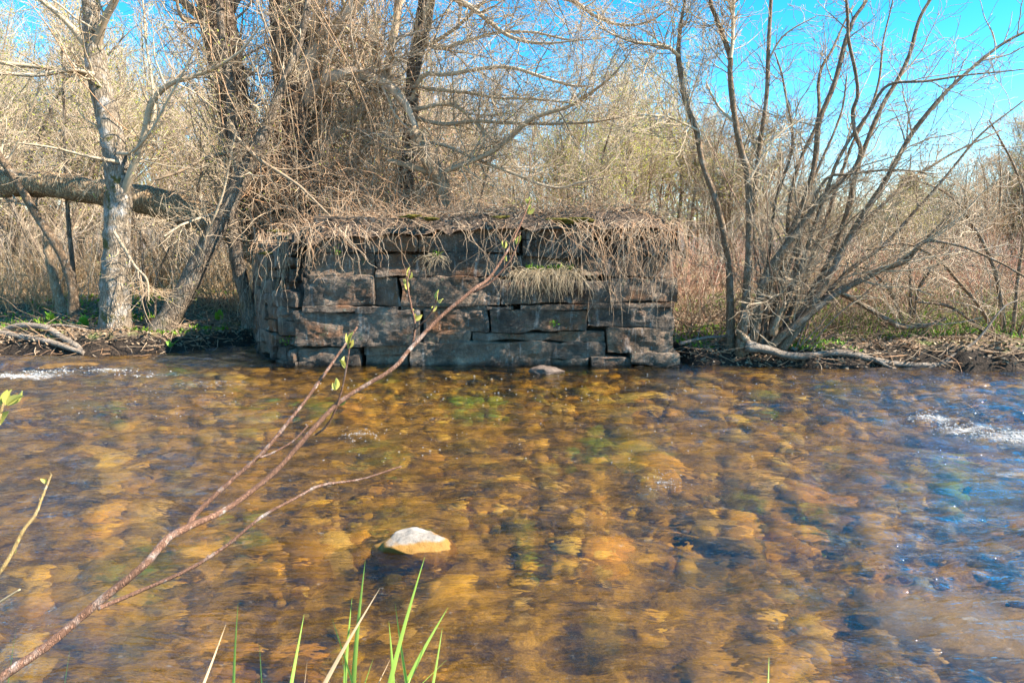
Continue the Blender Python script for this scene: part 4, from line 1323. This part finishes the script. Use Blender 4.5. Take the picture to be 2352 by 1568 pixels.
st = np.array([at(a, b, c) for a, b, c in zip(px, rng.uniform(380, 560, n), rng.uniform(11.9, 13.2, n))])
d = np.stack([rng.normal(0, .8, n), rng.normal(-.2, .5, n), rng.normal(.1, .6, n)], -1)
P, R = grow(rng, st, d, rng.uniform(.4, 1.4, n), rng.uniform(.003, .008, n), np.full(n, .0025), 10, .22, -.05)
tubes(mb, P, R, 4)
tag(mb.build('vine_thicket', M['vine']), 'dense curtain of bare tan vines draped over the willows behind the wall', 'vines', kind='stuff')

mb = MB()                                            # sticks lying about
n = 650
X = np.concatenate([rng.uniform(-9.5, -3.3, n), rng.uniform(2.3, 9.5, n)])
Y = bank_y(X) + .12 + 3.2 * rng.uniform(0, 1, 2 * n) ** 1.5
st = np.stack([X, Y, terrain(X, Y) + .02], -1)
d = np.stack([rng.normal(0, 1, 2 * n), rng.normal(0, .5, 2 * n), rng.normal(.08, .18, 2 * n)], -1)
P, R = grow(rng, st, d, rng.uniform(.15, .8, 2 * n), rng.uniform(.003, .008, 2 * n), np.full(2 * n, .0025), 7, .12, -.01)
P[..., 2] = np.maximum(P[..., 2], terrain(P[..., 0], P[..., 1]) + .006)
tubes(mb, P, R, 4)
n = 160                                              # roots in the cut bank
X = np.concatenate([rng.uniform(-8.5, -4, n // 2), rng.uniform(2.4, 8.5, n // 2)])
Y = bank_y(X) + rng.uniform(-.02, .14, n)
st = np.stack([X, Y, terrain(X, Y) + .02], -1)
P, R = grow(rng, st, np.stack([rng.normal(0, .6, n), np.full(n, -.6), rng.normal(-.15, .25, n)], -1), rng.uniform(.1, .4, n), rng.uniform(.003, .008, n), np.full(n, .002), 7, .2, -.06)
tubes(mb, P, R, 4)
tag(mb.build('twig_litter', M['matvine']), 'fallen sticks and roots strewn over the far bank', 'twig litter', kind='stuff')
mb = MB()
n = 26000
X = rng.uniform(-11, 11, n)
Y = bank_y(X) + .1 + 5 * rng.uniform(0, 1, n) ** 1.4
kp = ~((X > -3.6) & (X < 2.4) & (Y < 12.8))
X, Y = X[kp], Y[kp]
n = len(X)
leaves(mb, np.stack([X, Y, terrain(X, Y) + .008], -1), np.stack([rng.normal(0, 1, n), rng.normal(0, 1, n), rng.uniform(0, .5, n)], -1), rng.uniform(.03, .09, n), rng, .55, .3)
tag(mb.build('leaf_litter', M['litter']), 'brown fallen leaves carpeting the far bank', 'leaf litter', kind='stuff')
mb = MB()
n = 24000
X = rng.uniform(-10, 13, n)
Y = bank_y(X) + .3 + 6 * rng.uniform(0, 1, n) ** 1.3
kp = (fb2(X, Y, .9, 3, 3.) > -.02) & ~((X > -3.6) & (X < 2.4) & (Y < 12.8))
X, Y = X[kp], Y[kp]
n = len(X)
leaves(mb, np.stack([X, Y, terrain(X, Y)], -1), np.stack([rng.normal(0, .7, n), rng.normal(0, .7, n), np.ones(n)], -1), rng.uniform(.03, .11, n), rng, .4, .25)
tag(mb.build('ground_cover', M['green']), 'fresh low green plants in patches on the far bank', 'ground cover', kind='stuff')


def rosette(label, px, py, Y, n, s, seed):
    rg = np.random.default_rng(seed)
    c = at(px, py, Y)
    c[2] = float(terrain(c[0], c[1]))
    o = tag(empty('broadleaf_plant', c), label, 'plant')
    for i in range(n):
        a = rg.uniform(0, 6.3)
        el = rg.uniform(.9, 1.4)
        d = np.array([math.cos(a) * math.cos(el), math.sin(a) * math.cos(el), math.sin(el)])
        side = unit(np.cross(d, [math.sin(a * 3), math.cos(a * 2), .3]))
        nr = np.cross(d, side)
        L = s * rg.uniform(.6, 1)
        m, w = 9, 5
        V = []
        for u in np.linspace(0, 1, m):
            hw = L * .3 * math.sin(math.pi * u ** .8) ** .8 + .003
            for v in np.linspace(-1, 1, w):
                V.append(c + d * L * u + side * hw * v + nr * (abs(v) * hw * .4 - L * .25 * u * u) + (0, 0, .006 * math.sin(u * 20) * abs(v)))
        i0 = (np.arange(m - 1)[:, None] * w + np.arange(w - 1)[None]).reshape(-1)
        mb = MB()
        mb.add(V, quads=np.stack([i0, i0 + 1, i0 + w + 1, i0 + w], -1))
        mb.build('leaf', M['leafy'], o, loc=c)


M['leafy'] = mat_twig('leafy', [(.16, .36, .03), (.24, .46, .05)], .5, transl=.35)
rosette('bright green broad leaved plant at the foot of the bent sapling', 188, 728, 11.4, 9, .26, 1)
rosette('pale green young broad leaved plant just left of the rotten stump', 112, 700, 12.0, 6, .2, 2)
rosette('smallest broad leaved plant by the water below the leaning tree', 395, 790, 10.75, 3, .16, 3)
rosette('low green plant in the shade between leaning tree and wall', 500, 700, 12.4, 6, .2, 4)

# ------------------------------------------------------------------ the near bank
rng = np.random.default_rng(5)


TWIGS = {}


def bud_leaves(o, pts, loc, s=.03, n=3):
    for q, (c, d) in enumerate(pts):
        mb = MB()
        for i in range(n):
            dd = unit(np.array(d) + rng.normal(0, .35, 3))
            side = unit(np.cross(dd, rng.normal(0, 1, 3)))
            nr = np.cross(dd, side)
            L = s * rng.uniform(.7, 1.25)
            V = []
            for u in np.linspace(0, 1, 7):
                hw = L * .26 * math.sin(math.pi * min(u * .93 + .05, 1)) ** .8
                for v in (-1, -.5, 0, .5, 1):
                    V.append(c + dd * L * u + side * hw * v + nr * (abs(v) * hw * .8 - L * .12 * u * u))
            i0 = (np.arange(6)[:, None] * 5 + np.arange(4)[None]).reshape(-1)
            mb.add(V, quads=np.stack([i0, i0 + 1, i0 + 6, i0 + 5], -1))
        host = min(TWIGS[o.name], key=lambda h: np.linalg.norm(h[0] - c, axis=1).min())[1]
        mb.build('leaf_bud', M['leaf'], host, loc=loc)


def twig(o, part, pts, ya, yb, loc, n=60, k=10, knob=.12, mat='bark_alder'):
    P, R = path(pts, ya, n, yb, .006, len(pts))
    s = np.linspace(0, 1, n)
    R = .84 * R * (1 + .35 * np.maximum(0, np.sin(s * n * .9) - .8) * 5 * knob * 3)
    mb = MB()
    tubes(mb, P, R, k, True, knob, 60)
    lp, lr = spawn(rng, P[None], R[None], max(3, n // 9), .1, 1, (30, 70), (.004, .012), 4, .6, .0012, .1, 0, 0, rmax=.0028)
    tubes(mb, lp, lr, 5)                       # dormant side buds
    TWIGS.setdefault(o.name, []).append((P, mb.build(part, M[mat], o, loc=loc)))
    return P


b0 = at(-150, 1760, 1.25)
b0[2] = .15
br = tag(empty('alder_branch', b0), 'long reddish budding branch slanting up across the stream in the foreground', 'branch')
twig(br, 'stem', [(-420, 2080, 34), (-150, 1700, 30), (0, 1560, 27), (100, 1490, 25), (200, 1405, 24), (330, 1300, 22), (385, 1240, 22), (440, 1208, 20), (500, 1182, 17), (560, 1145, 15), (640, 1080, 14), (720, 990, 13), (790, 920, 12), (900, 850, 11), (945, 800, 11), (1010, 730, 10), (1090, 662, 9), (1120, 640, 8), (1160, 580, 6), (1190, 520, 5), (1215, 458, 4)], 1.25, 2.3, b0, 200, 14)
Pb = twig(br, 'side_twig', [(432, 1210, 14), (450, 1180, 15), (520, 1115, 13), (600, 1045, 12), (660, 975, 10), (700, 925, 9), (740, 870, 9), (775, 820, 7), (822, 752, 6)], 1.62, 1.95, b0, 110)
twig(br, 'side_twig', [(225, 1395, 12), (300, 1365, 12), (430, 1310, 11), (520, 1255, 10), (600, 1190, 9), (680, 1145, 8), (740, 1115, 8), (830, 1100, 6), (922, 1070, 5)], 1.45, 1.75, b0, 110)
twig(br, 'side_twig', [(600, 1047, 7), (640, 1030, 6), (680, 1005, 5), (711, 972, 4)], 1.74, 1.8, b0, 40, 8)
twig(br, 'side_twig', [(943, 805, 7), (950, 775, 7), (952, 740, 7), (943, 700, 6), (935, 650, 5), (940, 620, 4)], 2.02, 2.05, b0, 60, 8)
twig(br, 'side_twig', [(950, 760, 5), (975, 738, 5), (995, 710, 5), (1005, 675, 4)], 2.02, 2.0, b0, 50, 8)
twig(br, 'side_twig', [(720, 995, 6), (745, 975, 6), (765, 940, 6), (782, 890, 5), (793, 840, 5), (803, 785, 4)], 1.88, 1.85, b0, 60, 8)
twig(br, 'side_twig', [(1085, 668, 7), (1125, 645, 6), (1165, 600, 5), (1185, 560, 4), (1192, 530, 3)], 2.17, 2.2, b0, 50, 8)
at2 = lambda x, y, Y: at(x, y, Y)
bud_leaves(br, [(at(940, 640, 2.05), (.05, 0, 1)), (at(936, 665, 2.04), (-.3, 0, .8)), (at(950, 735, 2.04), (.4, -.2, .8)), (at(1005, 690, 2.0), (0, 0, 1)), (at(803, 790, 1.85), (0, 0, 1)), (at(800, 800, 1.85), (.5, 0, .7)),
                (at(792, 845, 1.86), (-.4, 0, .8)), (at(770, 895, 1.88), (-.1, 0, 1)), (at(778, 930, 1.9), (.4, 0, .5)), (at(1214, 470, 2.3), (0, 0, 1)), (at(1212, 490, 2.28), (.3, 0, .9)), (at(1160, 570, 2.25), (0, 0, 1)), (at(1187, 562, 2.2), (.2, 0, 1))], b0, .029, 2)
bud_leaves(br, [(at(945, 720, 2.04), (-.2, 0, 1)), (at(1165, 600, 2.2), (-.2, 0, 1)), (at(990, 715, 2.01), (.4, 0, .6))], b0, .02, 2)
b1 = onz(-80, 1560, .2)
b1 = np.array([-1.35, 1.45, .15])
tw = tag(empty('young_shoot', b1), 'yellowish young shoot with side buds at the left edge above the water', 'shoot')
twig(tw, 'stem', [(-330, 1900, 14), (-100, 1450, 13), (0, 1318, 11), (28, 1275, 11), (55, 1222, 10), (82, 1186, 9), (98, 1145, 7), (118, 1095, 5)], 1.45, 1.7, b1, 90, 10, .1, 'shoot') if M.setdefault('shoot', mat_bark('bark_shoot', (.22, .15, .06), (.42, .3, .12), (.4, .33, .2), .3, 0, 3, .4)) else None
bud_leaves(tw, [(at(34, 1270, 1.62), (.4, 0, .6)), (at(104, 1110, 1.7), (-.3, 0, .8))], b1, .02, 2)
b2 = np.array([-1.55, 1.6, .15])
tw = tag(empty('young_shoot', b2), 'shoot tip with two opening green leaf buds cut by the left edge', 'shoot')
twig(tw, 'stem', [(-260, 1800, 12), (-80, 1250, 9), (-20, 1050, 8), (4, 960, 7), (14, 920, 6)], 1.6, 1.7, b2, 70, 10, .1, 'shoot')
bud_leaves(tw, [(at(14, 930, 1.7), (0, 0, 1)), (at(10, 930, 1.7), (-.4, 0, .9)), (at(16, 930, 1.7), (.5, 0, .8)), (at(2, 975, 1.7), (.4, 0, .7))], b2, .04, 2)


def blade(o, loc, base, tip, w, Y, dry=False, bow=.0):
    a, b = at(base[0], 1600, Y), at(tip[0], tip[1], Y + .12)
    a = a + (a - b) * ((a[2] - .1) / max(b[2] - a[2], .05))
    n = 22
    mb = MB()
    V = []
    side = unit(np.cross(b - a, [rng.normal(0, .3), 1, rng.normal(0, .3)]))
    nr = unit(np.cross(side, b - a))
    for u in np.linspace(0, 1, n):
        c = a + (b - a) * u + side * bow * math.sin(math.pi * u) + nr * .03 * u * u
        hw = w * .8 * (1 - u ** 2.2) * (.55 + .45 * min(u * 3, 1)) + .0003
        V += [c - side * hw + nr * hw * .35, c, c + side * hw + nr * hw * .35]
    i0 = (np.arange(n - 1)[:, None] * 3 + np.arange(2)[None]).reshape(-1)
    mb.add(V, quads=np.stack([i0, i0 + 1, i0 + 4, i0 + 3], -1))
    mb.build('dry_blade' if dry else 'blade', M['straw'] if dry else M['blade'], o, loc=loc)


CL = [('grass_clump', 'largest clump of upright green grass blades at the bottom edge with a dry stalk', 1.95,
       [((813, 0), (830, 1290), .012, 0), ((797, 0), (808, 1374), .009, 0), ((803, 0), (746, 1425), .009, 0), ((900, 0), (981, 1283), .011, 0), ((933, 0), (892, 1389), .011, 0), ((938, 0), (1032, 1396), .011, 0),
        ((981, 0), (1017, 1439), .008, 0), ((890, 0), (888, 1425), .010, 0), ((837, 0), (849, 1502), .007, 0), ((741, 0), (871, 1353), .010, 1), ((812, 0), (806, 1520), .006, 1), ((930, 0), (970, 1500), .006, 0), ((760, 0), (720, 1535), .006, 1), ((860, 0), (893, 1530), .005, 1), ((955, 0), (1040, 1525), .006, 0), ((780, 0), (770, 1500), .006, 0), ((915, 0), (868, 1540), .005, 1)]),
      ('grass_clump', 'sparse clump of green blades with one bent dry stem left of the largest clump', 1.9, [((534, 0), (529, 1386), .011, 0), ((589, 0), (577, 1480), .009, 0), ((669, 0), (702, 1410), .010, 0), ((452, 0), (522, 1432), .008, 1), ((684, 0), (684, 1520), .006, 1)]),
      ('grass_clump', 'two short green blades beside the base of the foreground branch', 1.8, [((127, 0), (137, 1485), .010, 0), ((5, 0), (10, 1444), .009, 0)]),
      ('grass_clump', 'lone short blade tip at the bottom edge right of every other blade', 2.0, [((1768, 0), (1776, 1500), .008, 0), ((1745, 0), (1738, 1575), .006, 0)])]
for nm, lab, Y, bl in CL:
    c = at(bl[0][0][0], 1700, Y)
    c[2] = .2
    o = tag(empty(nm, c), lab, 'grass')
    for base, tip, w, dry in bl:
        blade(o, c, base, tip, w, Y + rng.uniform(-.06, .06), dry, rng.normal(0, .016))
mb = MB()
P, R = path([(-60, 1420, 10), (0, 1382, 9), (46, 1353, 6)], 1.6, 20)
P = np.vstack([[-1.5, 1.4, .2], P])
R = np.concatenate([[.005], R * .7])
tubes(mb, P, R, 6, True)
tag(mb.build('dry_stalk', M['straw'], loc=P[0]), 'broken straw coloured stalk poking in at the left edge', 'stalk')

# ------------------------------------------------------------------ light, sky, camera
SUN = unit(np.array([.70, -.13, .69]))
sd = bpy.data.lights.new('sun', 'SUN')
sd.energy = 5.0
sd.angle = rad(.53)
sd.color = (1, .89, .74)
so = bpy.data.objects.new('sun', sd)
COL.objects.link(so)
so.rotation_euler = Vector(SUN).to_track_quat('Z', 'Y').to_euler()
W = bpy.data.worlds.new('World')
S.world = W
W.use_nodes = True
nt = W.node_tree
nt.nodes.clear()
sk = nt.nodes.new('ShaderNodeTexSky')
sk.sky_type = 'NISHITA'
sk.sun_disc = False
sk.sun_elevation = math.asin(SUN[2])
sk.sun_rotation = math.atan2(SUN[0], SUN[1])
sk.air_density = .9
sk.altitude = 600
sk.dust_density = 0
sk.ozone_density = 1.6
hs = nt.nodes.new('ShaderNodeHueSaturation')
hs.inputs['Hue'].default_value = .485
hs.inputs['Saturation'].default_value = 1.48
bg = nt.nodes.new('ShaderNodeBackground')
bg.inputs[1].default_value = .102
ow = nt.nodes.new('ShaderNodeOutputWorld')
nt.links.new(sk.outputs[0], hs.inputs['Color'])
nt.links.new(hs.outputs[0], bg.inputs[0])
nt.links.new(bg.outputs[0], ow.inputs[0])

cam = bpy.data.cameras.new('camera')
cam.sensor_width = 36
cam.lens = 24
cam.clip_end = 3000
cam.clip_start = .05
co = bpy.data.objects.new('camera', cam)
co.location = (0, 0, CAM_H)
co.rotation_euler = (math.pi / 2 - PITCH, 0, 0)
COL.objects.link(co)
S.camera = co
S.view_settings.view_transform = 'Standard'
S.view_settings.look = 'None'
S.view_settings.exposure = 1.85
S.view_settings.gamma = 1
S.cycles.max_bounces = 6
S.cycles.diffuse_bounces = 3
S.cycles.glossy_bounces = 3
S.cycles.transparent_max_bounces = 12
S.cycles.caustics_reflective = False
S.cycles.caustics_refractive = False
S.cycles.sample_clamp_indirect = 6
